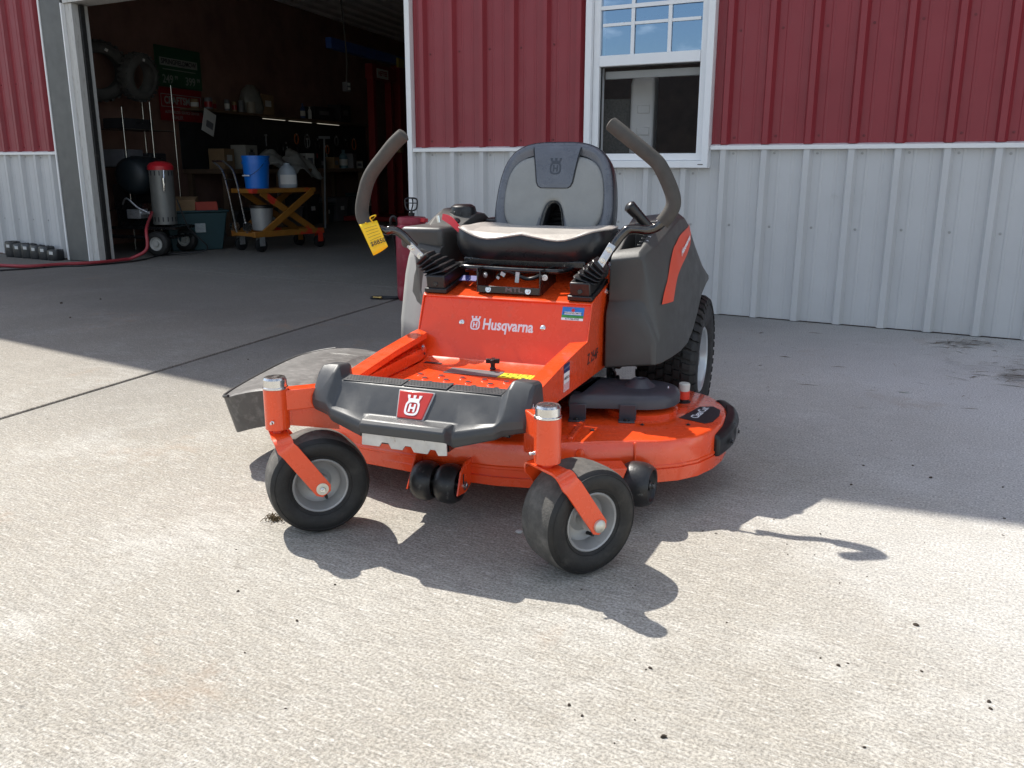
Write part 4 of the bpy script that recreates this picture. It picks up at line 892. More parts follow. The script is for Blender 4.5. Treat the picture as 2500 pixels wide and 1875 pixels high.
# stripe decal on the fender's side
def fside(px_, lift=0.0035):    # surface point under a photo pixel on the outer side, by marching the sections
    return px_
FV = [[Vector(p) for p in r] for r in [[(pt[0], y, pt[1]) for pt in pts[2:5]] for y, zb, pts in [
    (0.040, 0, [0, 0, (.410, .706), (.438, .590), (.474, .460)]), (0.13, 0, [0, 0, (.432, .738), (.466, .620), (.488, .480)]), (0.24, 0, [0, 0, (.448, .778), (.482, .640), (.500, .500)]),
    (0.34, 0, [0, 0, (.456, .806), (.490, .650), (.506, .520)]), (0.42, 0, [0, 0, (.462, .804), (.496, .655), (.510, .545)]), (0.48, 0, [0, 0, (.466, .778), (.500, .655), (.512, .570)]), (0.54, 0, [0, 0, (.468, .734), (.502, .645), (.514, .585)])]]]
def fsurf(y, z, lift=0.0012):
    for i in range(len(FV)-1):
        y0, y1 = FV[i][0].y, FV[i+1][0].y
        if y0 <= y <= y1 or i == len(FV)-2:
            t = (y-y0)/(y1-y0); A = [p.lerp(q, t) for p, q in zip(FV[i], FV[i+1])]
            break
    if z >= A[1].z: u_ = (z-A[1].z)/(A[0].z-A[1].z); p = A[1].lerp(A[0], u_)
    else: u_ = (z-A[2].z)/(A[1].z-A[2].z); p = A[2].lerp(A[1], u_)
    return Vector((p.x+lift, y, z))
def fhit(u, v):   # photo pixel to the fender's outer side
    best = None
    for k in range(60):
        y = 0.04+0.5*k/59; p = my(u, v, y); q = fsurf(y, p.z); e = abs(q.x-p.x)
        if best is None or e < best[0]: best = (e, q)
    return best[1]
sl_ = [(470, 1080), (500, 930), (540, 730), (560, 680), (600, 610), (640, 545)]; sr_ = [(545, 1058), (562, 940), (582, 870), (600, 825), (635, 750), (655, 690)]
b = MB(); rows = 14
Lp = [fhit(*ZC(*p)) for p in sl_]; Rp = [fhit(*ZC(*p)) for p in sr_]
Ls = spline(Lp, 4); Rs = spline(Rp, 4); rings = []
for a, c in zip(Ls, Rs): rings.append([fsurf(a.lerp(c, k/4).y, a.lerp(c, k/4).z, 0.0022) for k in range(5)])
b.loft(rings, closed=False, caps=False); STP = b.build('fender_stripe', STRIPE, FEN, ang=60)
c0 = fhit(*ZC(597, 745)); c1 = fhit(*ZC(645, 640)); ax_ = (c1-c0)
text('stripe_lettering', 'Husqvarna', 0.034, WHITEP, STP, frame((c0+c1)/2+Vector((0.0045, -0.001, 0.001)), ax_, Vector((0, -0.5, 1))), 0.0004, 0.0006)
# left-hand fuel side fender
fr_ = fender(-1); FER = fr_.build('fender', FENDER, MOW, ang=22, bevel=0.004, seg=3)
b = MB(); b.b2((-0.465, 0.05, 0.70), (-0.300, 0.42, 0.775)); b.xf(Matrix.Identity(4)); FT = b.build('fuel_tank', FENDER, MOW, bevel=0.018, seg=4)
cp_ = my(*Z1(700, 590), 0.34)
b = MB(); b.lathe([(0, -0.03), (0.046, -0.03), (0.049, 0.018), (0.045, 0.032), (0.032, 0.040), (0, 0.041)], cp_, (0, 0, 1), 28); FC = b.build('fuel_cap', BLACKP, FT, ang=30)
for k in range(10):
    q = k*2*PI/10; b = MB(); b.box((cp_.x+0.0465*math.cos(q), cp_.y+0.0465*math.sin(q), cp_.z+0.002), (0.008, 0.010, 0.026), (0, 0, q)); b.build('cap_rib', BLACKP, FC, bevel=0.002)
b = MB(); b.ball(my(*ZD(990, 945), 0.18), 0.017, 14, 8, (1.2, 1.2, 0.7)); b.build('choke_knob', BLACKP, FT)
b = MB(); b.b2((-0.30, 0.40, 0.66), (-0.12, 0.80, 0.79)); b.build('engine_shroud', BLACKP, EN, bevel=0.02, seg=3)
b = MB(); Q = [(-.300, -.030, .345), (-.470, .050, .345), (-.505, .160, .350), (-.485, .150, .60), (-.440, .045, .66), (-.300, -.012, .62)]
b = MB(); col = [(-.300, -.020), (-.340, -.018), (-.405, .036), (-.470, .094), (-.500, .124)]; rings = []
for zz, k_ in ((.342, 1.02), (.44, 1.02), (.53, 1.0), (.60, .985), (.66, .96), (.69, .94)):
    rings.append([(x*(k_ if i else 1), y+(zz-.342)*.06, zz) for i, (x, y) in enumerate(col)])
b.loft(rings, closed=False, caps=False); fpn = b.build('fender_panel', mat('pale_plastic', (.30, .30, .29), .42, var=.06, rvar=.08), FER, ang=60); sdm = fpn.modifiers.new('t', 'SOLIDIFY'); sdm.thickness = .006
# height lever with ribbed black grip
g0 = my(*ZC(385, 570), 0.20); g1 = my(*ZC(262, 440), 0.16); dv = (g1-g0).normalized(); Ln = (g1-g0).length
b = MB(); pf = []
for k in range(26):
    t = k/25; pf.append((0.0135+0.006*t+(0.0014 if k % 2 else 0), Ln*t))
pf += [(0.020, Ln+0.004), (0.012, Ln+0.010), (0, Ln+0.011)]
b.lathe([(0, 0)]+pf, g0, dv, 18); HL = b.build('height_lever_grip', BLACKP, MOW, ang=50)
b = MB(); b.tube([g0, Vector((0.352, 0.215, 0.66))], 0.007, 10); b.build('height_lever_rod', CHROME, HL)

# ---------- steering levers and boots
def lever(s, px_, grip_px, y0, y1, yg0, yg1):
    P_ = [my(u, v, y0+(y1-y0)*i/(len(px_)-1)) for i, (u, v) in enumerate(px_)]
    G_ = [my(u, v, yg0+(yg1-yg0)*i/(len(grip_px)-1)) for i, (u, v) in enumerate(grip_px)]
    b = MB(); b.tube(spline(P_+[G_[0], G_[1]], 7), 0.0145, 16); lv = b.build('steering_lever', CHROME, MOW, ang=60)
    gp = spline(G_, 7); b = MB(); b.tube(gp, [0.0225]*(len(gp)-2)+[0.022, 0.015], 20); b.build('foam_grip', FOAM, lv, ang=50)
    # flat bracket with two bolts
    A = P_[0]; B_ = Vector((s*0.302, -0.085, 0.688)); d = (A-B_).normalized(); wv = Vector((0.0, 1, 0)); wv = (wv-d*wv.dot(d)).normalized(); nn = d.cross(wv)
    if nn.y > 0: nn = -nn
    fr = Matrix(((d.x, wv.x, nn.x, 0), (d.y, wv.y, nn.y, 0), (d.z, wv.z, nn.z, 0), (0, 0, 0, 1))).to_3x3()
    c_ = A.lerp(B_, 0.40); b = MB(); q = Vector((0, -1, 0)); wv2 = (d.cross(q)).normalized(); fr2 = Matrix((d, wv2, d.cross(wv2))).transposed()
    b.box(c_+Vector((0, -0.016, 0)), ((A-B_).length+0.030, 0.024, 0.005), fr2); bk = b.build('lever_bracket', STEEL, lv, bevel=0.002)
    for k in (-0.018, 0.020): bolt(bk, c_+d*k+Vector((0, -0.018, 0)), (0, -1, 0), 0.006)
    # rubber boot: base tray, box and bellows
    bx_ = s*0.2455
    b = MB(); b.b2((bx_-0.040, -0.122, 0.5745), (bx_+0.040, 0.07, 0.590)); b.xf(Matrix.Translation((0, -0.122, 0.5745)) @ Matrix.Rotation(0.19, 4, 'X') @ Matrix.Translation((0, 0.122, -0.5725))); bt = b.build('boot_base', BLACKP, MOW, bevel=0.003)
    b = MB(); b.b2((bx_-0.033, -0.115, 0.588), (bx_+0.033, 0.058, 0.632)); b.xf(Matrix.Translation((0, -0.122, 0.5745)) @ Matrix.Rotation(0.19, 4, 'X') @ Matrix.Translation((0, 0.122, -0.5735))); b.build('boot_box', BLACKP, bt, bevel=0.004)
    bolt(bt, (bx_, -0.116, 0.606), (0, -1, 0), 0.0085, BLACKM, 'boot_bolt')
    e1 = B_+d*0.004; e0 = Vector((bx_+s*0.004, -0.035, 0.640)); rings = []
    nb_ = 5
    for i in range(nb_):
        for k, sc_ in ((0.0, 0.80), (0.55, 1.0), (0.72, 0.98), (0.99, 0.74)):
            t = (i+k)/nb_; c2 = e0.lerp(e1, t); hw_ = (0.042*(1-t)+0.026*t)*sc_; hd = (0.082*(1-t)+0.030*t)*sc_
            tilt = s*0.75*t+s*0.25; X_ = Vector((math.cos(tilt*0.8), 0, -math.sin(tilt*0.8))); Y_ = Vector((0, 1, 0.10))
            rings.append([c2+X_*hw_*a+Y_*hd*b_ for a, b_ in ((1, .8), (.8, 1), (-.8, 1), (-1, .8), (-1, -.8), (-.8, -1), (.8, -1), (1, -.8))])
    b = MB(); b.loft(rings); b.build('boot_bellows', BLACKP, bt, ang=30)
    return lv
lever(1, [ZC(135, 722), ZC(160, 690), ZC(205, 630), ZC(250, 592), ZC(310, 588), ZC(370, 594), ZC(430, 578)], [ZC(470, 548), ZC(510, 500), ZC(543, 440), ZC(544, 375), ZC(515, 290), ZC(470, 195), ZC(430, 140), (1560, 358), (1520, 325), (1489, 300)], -0.075, -0.04, -0.04, -0.010)
LEVL = lever(-1, [ZD(605, 1205), ZD(555, 1150), ZD(490, 1085), ZD(430, 1045), ZD(370, 1032), ZD(320, 1040)], [ZD(140, 985), ZD(100, 900), ZD(95, 810), ZD(115, 690), ZD(150, 560), ZD(205, 455), ZD(300, 330), ZD(400, 205), ZD(505, 105)], -0.085, -0.12, -0.12, -0.10)

# ---------- seat
bxx = MB(); bxx.b2((-0.215, 0.035, 0.655), (0.215, 0.36, 0.682)); SEATP = bxx.build('seat_pan', BLACKM, MOW, bevel=0.006)
rod = [my(*ZB(575, 400), -0.035), my(*ZB(900, 425), -0.045), my(*ZB(1300, 448), -0.045), my(*ZB(1625, 455), -0.03)]
rod = [Vector((-0.20, 0.05, rod[0].z+0.004))] + rod + [Vector((rod[-1].x+0.02, 0.08, rod[-1].z))]
b = MB(); b.tube(spline(rod, 6), 0.0085, 12); b.build('seat_rod', BLACKM, SEATP)
bk = MB()
bk.b2((-0.105, -0.100, 0.584), (0.105, -0.0955, 0.606)); bk.b2((-0.109, -0.100, 0.584), (-0.105, 0.06, 0.662)); bk.b2((0.105, -0.100, 0.584), (0.109, 0.06, 0.662)); bk.b2((-0.105, -0.0955, 0.586), (0.105, 0.06, 0.592))
SB = bk.build('seat_bracket', BLACKM, MOW, bevel=0.0015)
for x in (-0.068, 0.068): bolt(SB, (x, -0.100, 0.595), (0, -1, 0.2), 0.0055)
for x in (-0.088, 0.115): bolt(SB, (x, -0.075, 0.638), (0.5 if x > 0 else -0.4, -1, 0), 0.0055, STEEL)
b = MB(); b.tube(spline([(-0.07, -0.02, 0.625), (-0.02, -0.05, 0.65), (0.04, -0.03, 0.625), (0.09, -0.04, 0.64)], 6), 0.006, 8); b.build('wiring', BLACKP, SB)
for (x, z, a, w_, h_) in ((-0.035, 0.640, 0.5, 0.016, 0.012), (0.015, 0.632, 0.1, 0.013, 0.034), (-0.052, 0.628, 0.6, 0.010, 0.008)):
    b = MB(); b.box((x, -0.055, z), (w_, 0.003, h_), (0, a, 0)); b.build('wire_tag', mat('tag_grey', (0.45, 0.47, 0.48), 0.5, var=0.1), SB)
b = MB(); b.box((-0.165, -0.03, 0.618), (0.060, 0.002, 0.034), (-1.2, 0, 0)); b.build('battery_label', mat('label_violet', (0.06, 0.06, 0.24), 0.4, var=0.4, vscale=120, stretch=(1, 8, 1)), MOW)
text('bracket_lettering', 'MTL', 0.020, mat('etched_grey', (0.12, 0.12, 0.13), 0.4, var=0.1), SB, frame((0.02, -0.1005, 0.5965), (1, 0, 0), (0, 0, 1)), 0.0002, 0.0003, sx=1.6)

def sup2(rx, ry, cy, n=64, e=0.46, front_in=0.0):
    out = []
    for k in range(n):
        q = 2*PI*k/n; c_, s_ = math.cos(q), math.sin(q)
        out.append((math.copysign(abs(c_)**e, c_)*rx, cy+math.copysign(abs(s_)**e, s_)*ry))
    return out
cy0 = 0.190
def top_z(x, y):
    w = 0.010*math.cos(x/0.255*2*PI)*max(0, min(1, (0.20-y)/0.15))
    return w + 0.020*(abs(x)/0.265)**3 + 0.010*max(0, (y-0.15)/0.2)
def cring(rx, ry, z, amp=1.0, dip=0.0):
    return [(x, y, z+amp*top_z(x, y)-dip*(1-(abs(x)/0.27)**2)) for x, y in sup2(rx, ry, cy0)]
b = MB(); b.loft([cring(.230, .150, .672, 0), cring(.252, .164, .682, 0.1), cring(.266, .172, .708, 0.4), cring(.268, .174, .733, 0.7), cring(.260, .168, .752, 1.0)], True, False)
CUSH = b.build('seat_cushion', VINYLB, MOW, ang=70)
b = MB(); b.loft([cring(.2595, .1675, .7515), cring(.250, .160, .760), cring(.232, .146, .763), cring(.198, .120, .759, 1, .004), cring(.135, .08, .755, 1, .006), cring(.05, .03, .752, 1, .008)], True, True)
b.build('cushion_top', VINYLT, CUSH, ang=70)
b = MB(); b.tube([Vector(p) + Vector((0, 0, 0.001)) for p in cring(.2615, .1692, .7525)], 0.0028, 6, closed=True); b.build('cushion_piping', VINYLT, CUSH)
# backrest in its own plane: q = across, s = up the slope
BZ0, BY0, SLP = 0.735, 0.330, 0.235
UPV = Vector((0, SLP, 1)).normalized(); FNV = Vector((0, -1, SLP)).normalized()
def bp(q, s, d=0.0):
    curve = 0.16*q*q*2.0
    return Vector((q, BY0, BZ0)) + UPV*s + FNV*(d+curve*0.9)
def back_outline():
    half = [(0.046, 0.0), (0.042, 0.04), (0.034, 0.085), (0.024, 0.112), (0.012, 0.122)]   # arch opening, right half from bottom to top
    outer = [(0.200, 0.0), (0.219, 0.03), (0.222, 0.09), (0.217, 0.16), (0.207, 0.22), (0.192, 0.268), (0.162, 0.308), (0.120, 0.330), (0.06, 0.340)]
    R_ = [(0.046, 0.0), (0.10, -0.004)] + outer + [(0.0, 0.338)]
    Lf = [(-x, y) for x, y in reversed(R_[:-1])]
    arch = [(-x, y) for x, y in half[1:]] + [(0, 0.126)] + [(x, y) for x, y in reversed(half[1:])]
    return R_ + Lf + arch
bo = back_outline()
def dens(P, n=3):
    out = []
    for i in range(len(P)):
        a, c = P[i], P[(i+1) % len(P)]
        for k in range(n): out.append((a[0]+(c[0]-a[0])*k/n, a[1]+(c[1]-a[1])*k/n))
    for _ in range(4): out = [((out[i-1][0]+2*out[i][0]+out[(i+1) % len(out)][0])/4, (out[i-1][1]+2*out[i][1]+out[(i+1) % len(out)][1])/4) for i in range(len(out))]
    return out
bo = dens(bo)
sgn = sum(bo[i][0]*bo[(i+1) % len(bo)][1]-bo[(i+1) % len(bo)][0]*bo[i][1] for i in range(len(bo)))
if sgn < 0: bo.reverse()
def binset(P, d): return off(P, -d)     # polygon is counter-clockwise: off(+) grows
b = MB()
rings = [(binset(bo, 0.012), -0.085), (binset(bo, -0.003), -0.070), (binset(bo, -0.005), -0.030), (binset(bo, -0.003), -0.012)]
b.loft([[bp(q, s, d) for q, s in P_] for P_, d in rings], True, True); BACK = b.build('backrest_shell', VINYLB, MOW, ang=60)
b = MB(); rings = [(binset(bo, 0.0), -0.016), (binset(bo, 0.0), -0.010), (binset(bo, 0.004), 0.0), (binset(bo, 0.012), 0.0065), (binset(bo, 0.024), 0.0055), (binset(bo, 0.032), 0.000), (binset(bo, 0.044), -0.004)]
b.loft([[bp(q, s, d) for q, s in P_] for P_, d in rings], True, False); b.build('backrest_bolster', VINYLD, BACK, ang=70)
# grey inner panel
R_ = [(0.016, 0.132), (0.034, 0.118), (0.050, 0.06), (0.060, 0.004), (0.140, 0.010), (0.176, 0.055), (0.184, 0.10), (0.182, 0.17), (0.170, 0.225), (0.145, 0.260), (0.105, 0.282), (0.0, 0.290)]
gp_ = dens(R_ + [(-x, y) for x, y in reversed(R_[:-1])], 3)
if sum(gp_[i][0]*gp_[(i+1) % len(gp_)][1]-gp_[(i+1) % len(gp_)][0]*gp_[i][1] for i in range(len(gp_))) < 0: gp_.reverse()
b = MB(); b.loft([[bp(q, s, d) for q, s in P_] for P_, d in ((off(gp_, 0.004), -0.006), (off(gp_, 0.003), 0.0030), (binset(gp_, 0.002), 0.0065), (binset(gp_, 0.012), 0.0085))], True, True); b.build('backrest_panel', VINYLL, BACK, ang=70)
b = MB(); rows = []
def prow(sv, hw, dd, drop): return [bp(q, sv, dd) for q in (-hw, -hw*.995, -hw*.5, 0, hw*.5, hw*.995, hw)]
PR = [(0.170, .046, .006), (0.172, .050, .0125), (0.178, .060, .0135), (0.192, .067, .0140), (0.24, .074, .0142), (0.285, .082, .0135), (0.310, .087, .0105), (0.326, .089, .004), (0.335, .090, -.008), (0.338, .090, -.03)]
b.loft([[bp(q*hw, sv, (dd if abs(q) < .99 else dd-.008)) for q in (-1, -.985, -.95, -.5, 0, .5, .95, .985, 1)] for sv, hw, dd in PR], closed=False, caps=False)
HP = b.build('headrest_patch', VINYLD, BACK, ang=50)
b = MB(); b.tube([bp(hw_*q, sv, dd+.0005) for q, sv, hw_, dd in [(-1, r_[0], r_[1]+.002, r_[2]-.004) for r_ in reversed(PR[1:8])] + [(1, r_[0], r_[1]+.002, r_[2]-.004) for r_ in PR[1:8]]], .0022, 6); b.build('patch_seam', VINYLB, HP)
Mh = frame(bp(0, 0.248, 0.0138), (1, 0, 0), UPV); emblem('stamped_emblem', mat('vinyl_stamp', (0.050, 0.056, 0.068), 0.3, var=0.1), HP, Mh, 0.058, 0.0012)
b = MB(); al = [(-0.0445, 0.004), (-0.0405, .04), (-.0325, .085), (-.0225, .1115), (-.011, .1215), (0, .1245), (.011, .1215), (.0225, .1115), (.0325, .085), (.0405, .04), (.0445, .004)]
b.loft([[bp(q, s_, d) for q, s_ in al] for d in (.006, -.02, -.055)], closed=False, caps=False); b.build('arch_lining', VINYLL, BACK, ang=60)
b = MB(); b.b2((-0.10, 0.345, 0.66), (0.10, 0.40, 0.735)); b.build('seat_hinge', BLACKM, SEATP, bevel=0.01)

# ================================================================== inside the shop
TEAL = mat('tote_teal', (0.020, 0.055, 0.062), 0.5, var=0.1)
CARD = mat('cardboard', (0.30, 0.19, 0.10), 0.85, var=0.12, vscale=10)
BLUEP = mat('bucket_blue', (0.010, 0.16, 0.62), 0.35, var=0.05)
LIFTY = mat('lift_yellow', (0.30, 0.125, 0.018), 0.5, var=0.15, vscale=10, col2=(0.55, 0.04, 0.02), c2lo=0.55, c2hi=0.60, c2scale=3.2)
DARKG = mat('shop_dark', (0.03, 0.03, 0.032), 0.6, var=0.3, vscale=6)
MIDG = mat('shop_grey', (0.16, 0.16, 0.17), 0.6, var=0.2, vscale=6)
LIFTR = mat('lift_red', (0.26, 0.018, 0.018), 0.4, var=0.1)
LIFTB = mat('lift_blue', (0.05, 0.13, 0.45), 0.4, var=0.1)
SHELL = mat('burner_grey', (0.20, 0.20, 0.185), 0.45, metal=0.3, var=0.1, vscale=8)
PAPER = mat('paper_white', (0.62, 0.61, 0.58), 0.8, var=0.06)
GREENS = mat('sign_green', (0.025, 0.10, 0.05), 0.3, var=0.1)
REDS = mat('sign_red', (0.30, 0.015, 0.02), 0.35, var=0.08)
WOODB = mat('bench_wood', (0.16, 0.10, 0.06), 0.7, var=0.2, vscale=5)
def wall_frame(s, off_, z): return frame(wp(s, off_, z), DW, (0, 0, 1))
# --- pressure washer with burner
PWO = Vector((-8.42, 6.66, 0)); PW = empty('pressure_washer', PWO, 0.35)
tag(PW, 'pressure washer cart with upright grey burner drum, red lid and white-hubbed wheel', 'pressure washer')
b = MB(); b.lathe([(0, .33), (.128, .33), (.128, .94), (0, .94)], (0.12, 0.05, 0), (0, 0, 1), 32); dr = b.build('burner_drum', SHELL, PW, bevel=0.004)
b = MB(); b.lathe([(.138, .925), (.138, .965), (.110, 1.0), (.04, 1.02), (0, 1.02)], (0.12, 0.05, 0), (0, 0, 1), 32, caps=False); b.build('drum_lid', REDPL, PW)
for k in range(16):
    for z in (.39, .89):
        q = k*PI/8; s_ = MB(); s_.box((0.12+.1285*math.cos(q), 0.05+.1285*math.sin(q), z), (.004, .012, .05), (0, 0, q)); s_.build('vent_slot', DARKPR, dr)
b = MB(); b.lathe([(0, -.30), (.14, -.30), (.20, -.24), (.215, -.1), (.215, .1), (.20, .24), (.14, .30), (0, .30)], (-0.22, 0.25, 0.86), (0, 1, 0), 28); b.build('fuel_drum', mat('drum_dark', (.012, .018, .022), .5, var=.2), PW, ang=50)
b = MB(); b.tube(spline([(-.52, -.1, .72), (-.54, -.12, .40), (-.48, -.12, .22), (-.1, -.12, .20), (.3, -.12, .20)], 6), .018, 10); b.tube([(-.5, .3, .30), (.3, .3, .30)], .018, 10); b.tube([(.28, -.12, .20), (.28, .35, .20)], .018, 10); b.b2((-.45, -.10, .28), (.32, .32, .31)); b.b2((-.42, -.02, .31), (-.10, .28, .56)); b.build('cart_frame', BLACKM, PW)
b = MB(); b.b2((-.22, -.14, .40), (-.06, .02, .50)); b.lathe([(.022, -.10), (.022, .06)], (-.02, -.10, .46), (1, 0, 0), 12); b.tube(spline([(-.3, -.08, .55), (-.2, -.15, .62), (-.08, -.14, .52), (0.02, -.12, .47)], 5), .010, 8); b.build('pump_head', STEEL, PW, bevel=0.006)
b = MB(); b.tube(spline([(.24, -.09, .92), (.25, -.12, .80), (.24, -.12, .70)], 4), .012, 8); b.lathe([(.018, 0), (.018, .06)], (.245, -.12, .78), (0, 0, 1), 10); b.build('spray_gun', ZINC, PW)
for x, y in ((0.16, -.20), (0.16, .38)):
    whl = empty('cart_wheel', (x, y, .135)); whl.parent = PW
    b = MB(); b.lathe([(.075, -.045), (.12, -.05), (.135, -.03), (.137, 0), (.135, .03), (.12, .05), (.075, .045)], (0, 0, 0), (0, 1, 0), 28, caps=False); b.build('tyre', RUBBER, whl, ang=60)
    b = MB(); b.lathe([(.076, -.045), (.070, -.040), (.060, -.02), (.03, -.02), (.025, -.05), (0, -.05)], (0, 0, 0), (0, 1, 0), 24, caps=False); b.lathe([(.076, .045), (.0, .02)], (0, 0, 0), (0, 1, 0), 24, caps=False); b.build('hub', mat('hub_white', (.42, .41, .38), .5, var=.15), whl)
# --- red hose and black cord on the floor
def hose(name, pts, r, m, label, cat):
    b = MB(); b.tube(spline(pts, 10), r, 10); o = b.build(name, m, None, ang=60); tag(o, label, cat); return o
def gp(u, v, z): p = onz(u, v, z); return (p.x, p.y, p.z)
pmp = Vector(PWO) + Matrix.Rotation(0.35, 3, 'Z') @ Vector((0.05, -.10, .46))
hose('pressure_hose', [gp(-60, 650, .02), gp(0, 648, .02), gp(70, 650, .02), gp(150, 645, .02), gp(230, 641, .02), gp(300, 634, .02), (-8.03, 6.05, .03), (-7.93, 6.16, .12), (-7.98, 6.22, .32), (pmp.x+.08, pmp.y-.06, .46), tuple(pmp)], .017, mat('hose_red', (.34, .035, .045), .45, var=.1), 'red pressure hose lying along the wall and rising to the pressure washer', 'hose')
hose('power_cord', [gp(-60, 662, .008), gp(0, 660, .008), gp(80, 655, .008), gp(150, 650, .008), gp(215, 648, .008), gp(330, 637, .008), gp(400, 622, .008), (-7.86, 6.9, .06), (-7.95, 6.75, .30), (-8.0, 6.66, .62)], .008, BLACKP, 'thin black cord looping over the shop floor beside the red hose', 'cord')
# --- tote with boxes
TO = Vector((-8.52, 7.30, 0)); TT = empty('storage_tote', TO, 1.05); TT.scale = (1.18, 1.1, 1.0)
tag(TT, 'dark teal plastic tote with a small paper label on its side', 'tote')
b = MB(); b.loft([[(sx*w_, sy*h_, z) for sx, sy in ((-1, -1), (1, -1), (1, 1), (-1, 1))] for w_, h_, z in ((.24, .17, 0), (.30, .215, .44), (.32, .235, .44), (.32, .235, .465), (.295, .21, .465), (.235, .165, .02))]); b.build('tub', TEAL, TT, bevel=0.01)
b = MB(); b.box((0.03, -.205, .27), (.10, .003, .12), (-.1, 0, 0)); b.build('tote_label', mat('label_dim', (.30, .33, .33), .6, var=.2, vscale=60), TT)
def carton(name, loc, d, rz, m, label, tilt=0.0, group=None):
    b = MB(); b.box((0, 0, d[2]/2), d); o = b.build(name, m, None, bevel=0.004, loc=loc, rot=(tilt, 0, rz)); tag(o, label, 'box', group); 
    f = MB(); f.box((0, -d[1]*.32, d[2]+.004), (d[0]*.98, d[1]*.34, .003), (.3, 0, 0)); f.build('box_flap', m, o); return o
carton('cardboard_box', (TO.x-.10, TO.y-.02, .40), (.30, .22, .20), .7, CARD, 'plain brown cardboard box standing in the teal tote', .15)
carton('cardboard_box', (TO.x+.12, TO.y+.10, .40), (.26, .16, .14), 1.2, mat('card_red', (.40, .06, .04), .7, var=.1), 'red printed cardboard box lying in the teal tote', -.3)
# --- scissor lift table
SLO = Vector((-7.68, 7.86, 0)); SLT = empty('scissor_lift_table', SLO, math.radians(98.0-90+90)-math.radians(16))
SLT.rotation_euler = (0, 0, math.radians(82))
tag(SLT, 'yellow scissor lift table with red-stained arms and a chrome push handle', 'lift table')
b = MB()
for y in (-.20, .20): b.b2((-.52, y-.025, .17), (.50, y+.025, .235))
b.b2((-.52, -.20, .18), (-.47, .20, .225)); b.b2((.45, -.20, .18), (.50, .20, .225)); b.build('base_frame', LIFTY, SLT, bevel=0.004)
b = MB(); b.b2((-.50, -.20, .665), (.42, .20, .715)); b.build('platform', LIFTY, SLT, bevel=0.005)
for y, s in ((-.21, 1), (-.17, -1), (.17, -1), (.21, 1)):
    b = MB(); a = Vector((-.38*s, y, .215)); c = Vector((.36*s, y, .675)); d = c-a; b.box((a+c)/2, (d.length, .022, .075), (0, -math.atan2(d.z, d.x), 0)); b.build('scissor_arm', LIFTY, SLT, bevel=0.003)
for x in (-.42, .44):
    for y in (-.19, .19):
        b = MB(); b.lathe([(0, -.025), (.062, -.025), (.075, -.018), (.075, .018), (.062, .025), (0, .025)], (x, y, .075), (0, 1, 0), 20); wq = b.build('castor', BLACKP, SLT)
        b = MB(); b.b2((x-.035, y-.034, .07), (x+.035, y-.029, .172)); b.b2((x-.035, y+.029, .07), (x+.035, y+.034, .172)); b.build('castor_fork', STEEL if x < 0 else LIFTY, wq)
b = MB()
for y in (-.10, .10):
    b.tube(spline([(-.53, y, .22), (-.56, y, .40), (-.61, y, .70), (-.67, y, .92), (-.78, y, 1.02)], 5), .011, 10)
b.tube([(-.78, -.10, 1.02), (-.78, .10, 1.02)], .011, 10); b.tube([(-.64, -.10, .82), (-.64, .10, .82)], .009, 8); HD = b.build('push_handle', ZINC, SLT)
b = MB(); 
for y in (-.12, .12): b.lathe([(0, -.02), (.055, -.02), (.055, .02), (0, .02)], (-.54, y, .29), (0, 1, 0), 16)
b.build('handle_pivot', ZINC, HD)
# things on and under the table
M82 = Matrix.Rotation(math.radians(82), 3, 'Z')
def on_t(x, y, z): return SLO + M82 @ Vector((x, y, z))
bu = empty('bucket', on_t(-.30, -.03, .717)); tag(bu, 'bright blue plastic bucket standing on the yellow lift table', 'bucket')
b = MB(); b.lathe([(0, 0), (.130, 0), (.148, .27), (.157, .27), (.157, .30), (.150, .30), (.150, .34), (.158, .34), (.158, .365), (.146, .365), (.13, .05), (0, .03)], (0, 0, 0), (0, 0, 1), 36, caps=False); b.build('body', BLUEP, bu, ang=40)
b = MB(); b.tube([(.155*math.cos(a), .155*math.sin(a)-.0, .31-.17*math.sin(PI*k/16)) for k, a in ((k, -PI+PI*k/16) for k in range(17))], .0025, 6); bl = b.build('bail', BLACKM, bu)
b = MB(); b.tube([(-.05, -.162, .145), (.05, -.162, .145)], .008, 8); b.build('bail_grip', WHITEP, bl)
jg = empty('detergent_jug', on_t(.12, -.06, .717), 0.55); jg.scale = (1.25, 1.25, 1.0); tag(jg, 'grey plastic jug with white label standing on the lift table', 'jug')
b = MB(); pf = [(.085, .05, 0), (.090, .055, .03), (.090, .055, .14), (.080, .050, .20), (.055, .040, .245), (.03, .03, .262), (.03, .03, .285)]
b.loft([[(rx*math.cos(2*PI*k/24), ry*math.sin(2*PI*k/24), z) for k in range(24)] for rx, ry, z in pf]); b.build('body', mat('jug_grey', (.30, .34, .37), .4, var=.05), jg, ang=50)
b = MB(); b.tube(spline([(-.075, 0, .10), (-.085, 0, .16), (-.06, 0, .22)], 4), .012, 8); b.build('handle', mat('jug_dark', (.10, .12, .14), .4, var=.1), jg)
b = MB(); b.loft([[(rx*math.cos(q), ry*math.sin(q), z) for q in [-2.3+1.9*k/8 for k in range(9)]] for rx, ry, z in ((.092, .057, .04), (.092, .057, .15))], closed=False, caps=False); b.build('label', PAPER, jg)
pb = MB(); pb.lathe([(0, 0), (.115, 0), (.13, .26), (.137, .26), (.137, .28), (0, .28)], (0, 0, 0), (0, 0, 1), 28); po = pb.build('pail', mat('pail_pale', (.36, .36, .35), .4, metal=.3, var=.1), None, loc=on_t(-.24, .0, .236)); tag(po, 'pale metal pail under the platform of the lift table', 'pail')
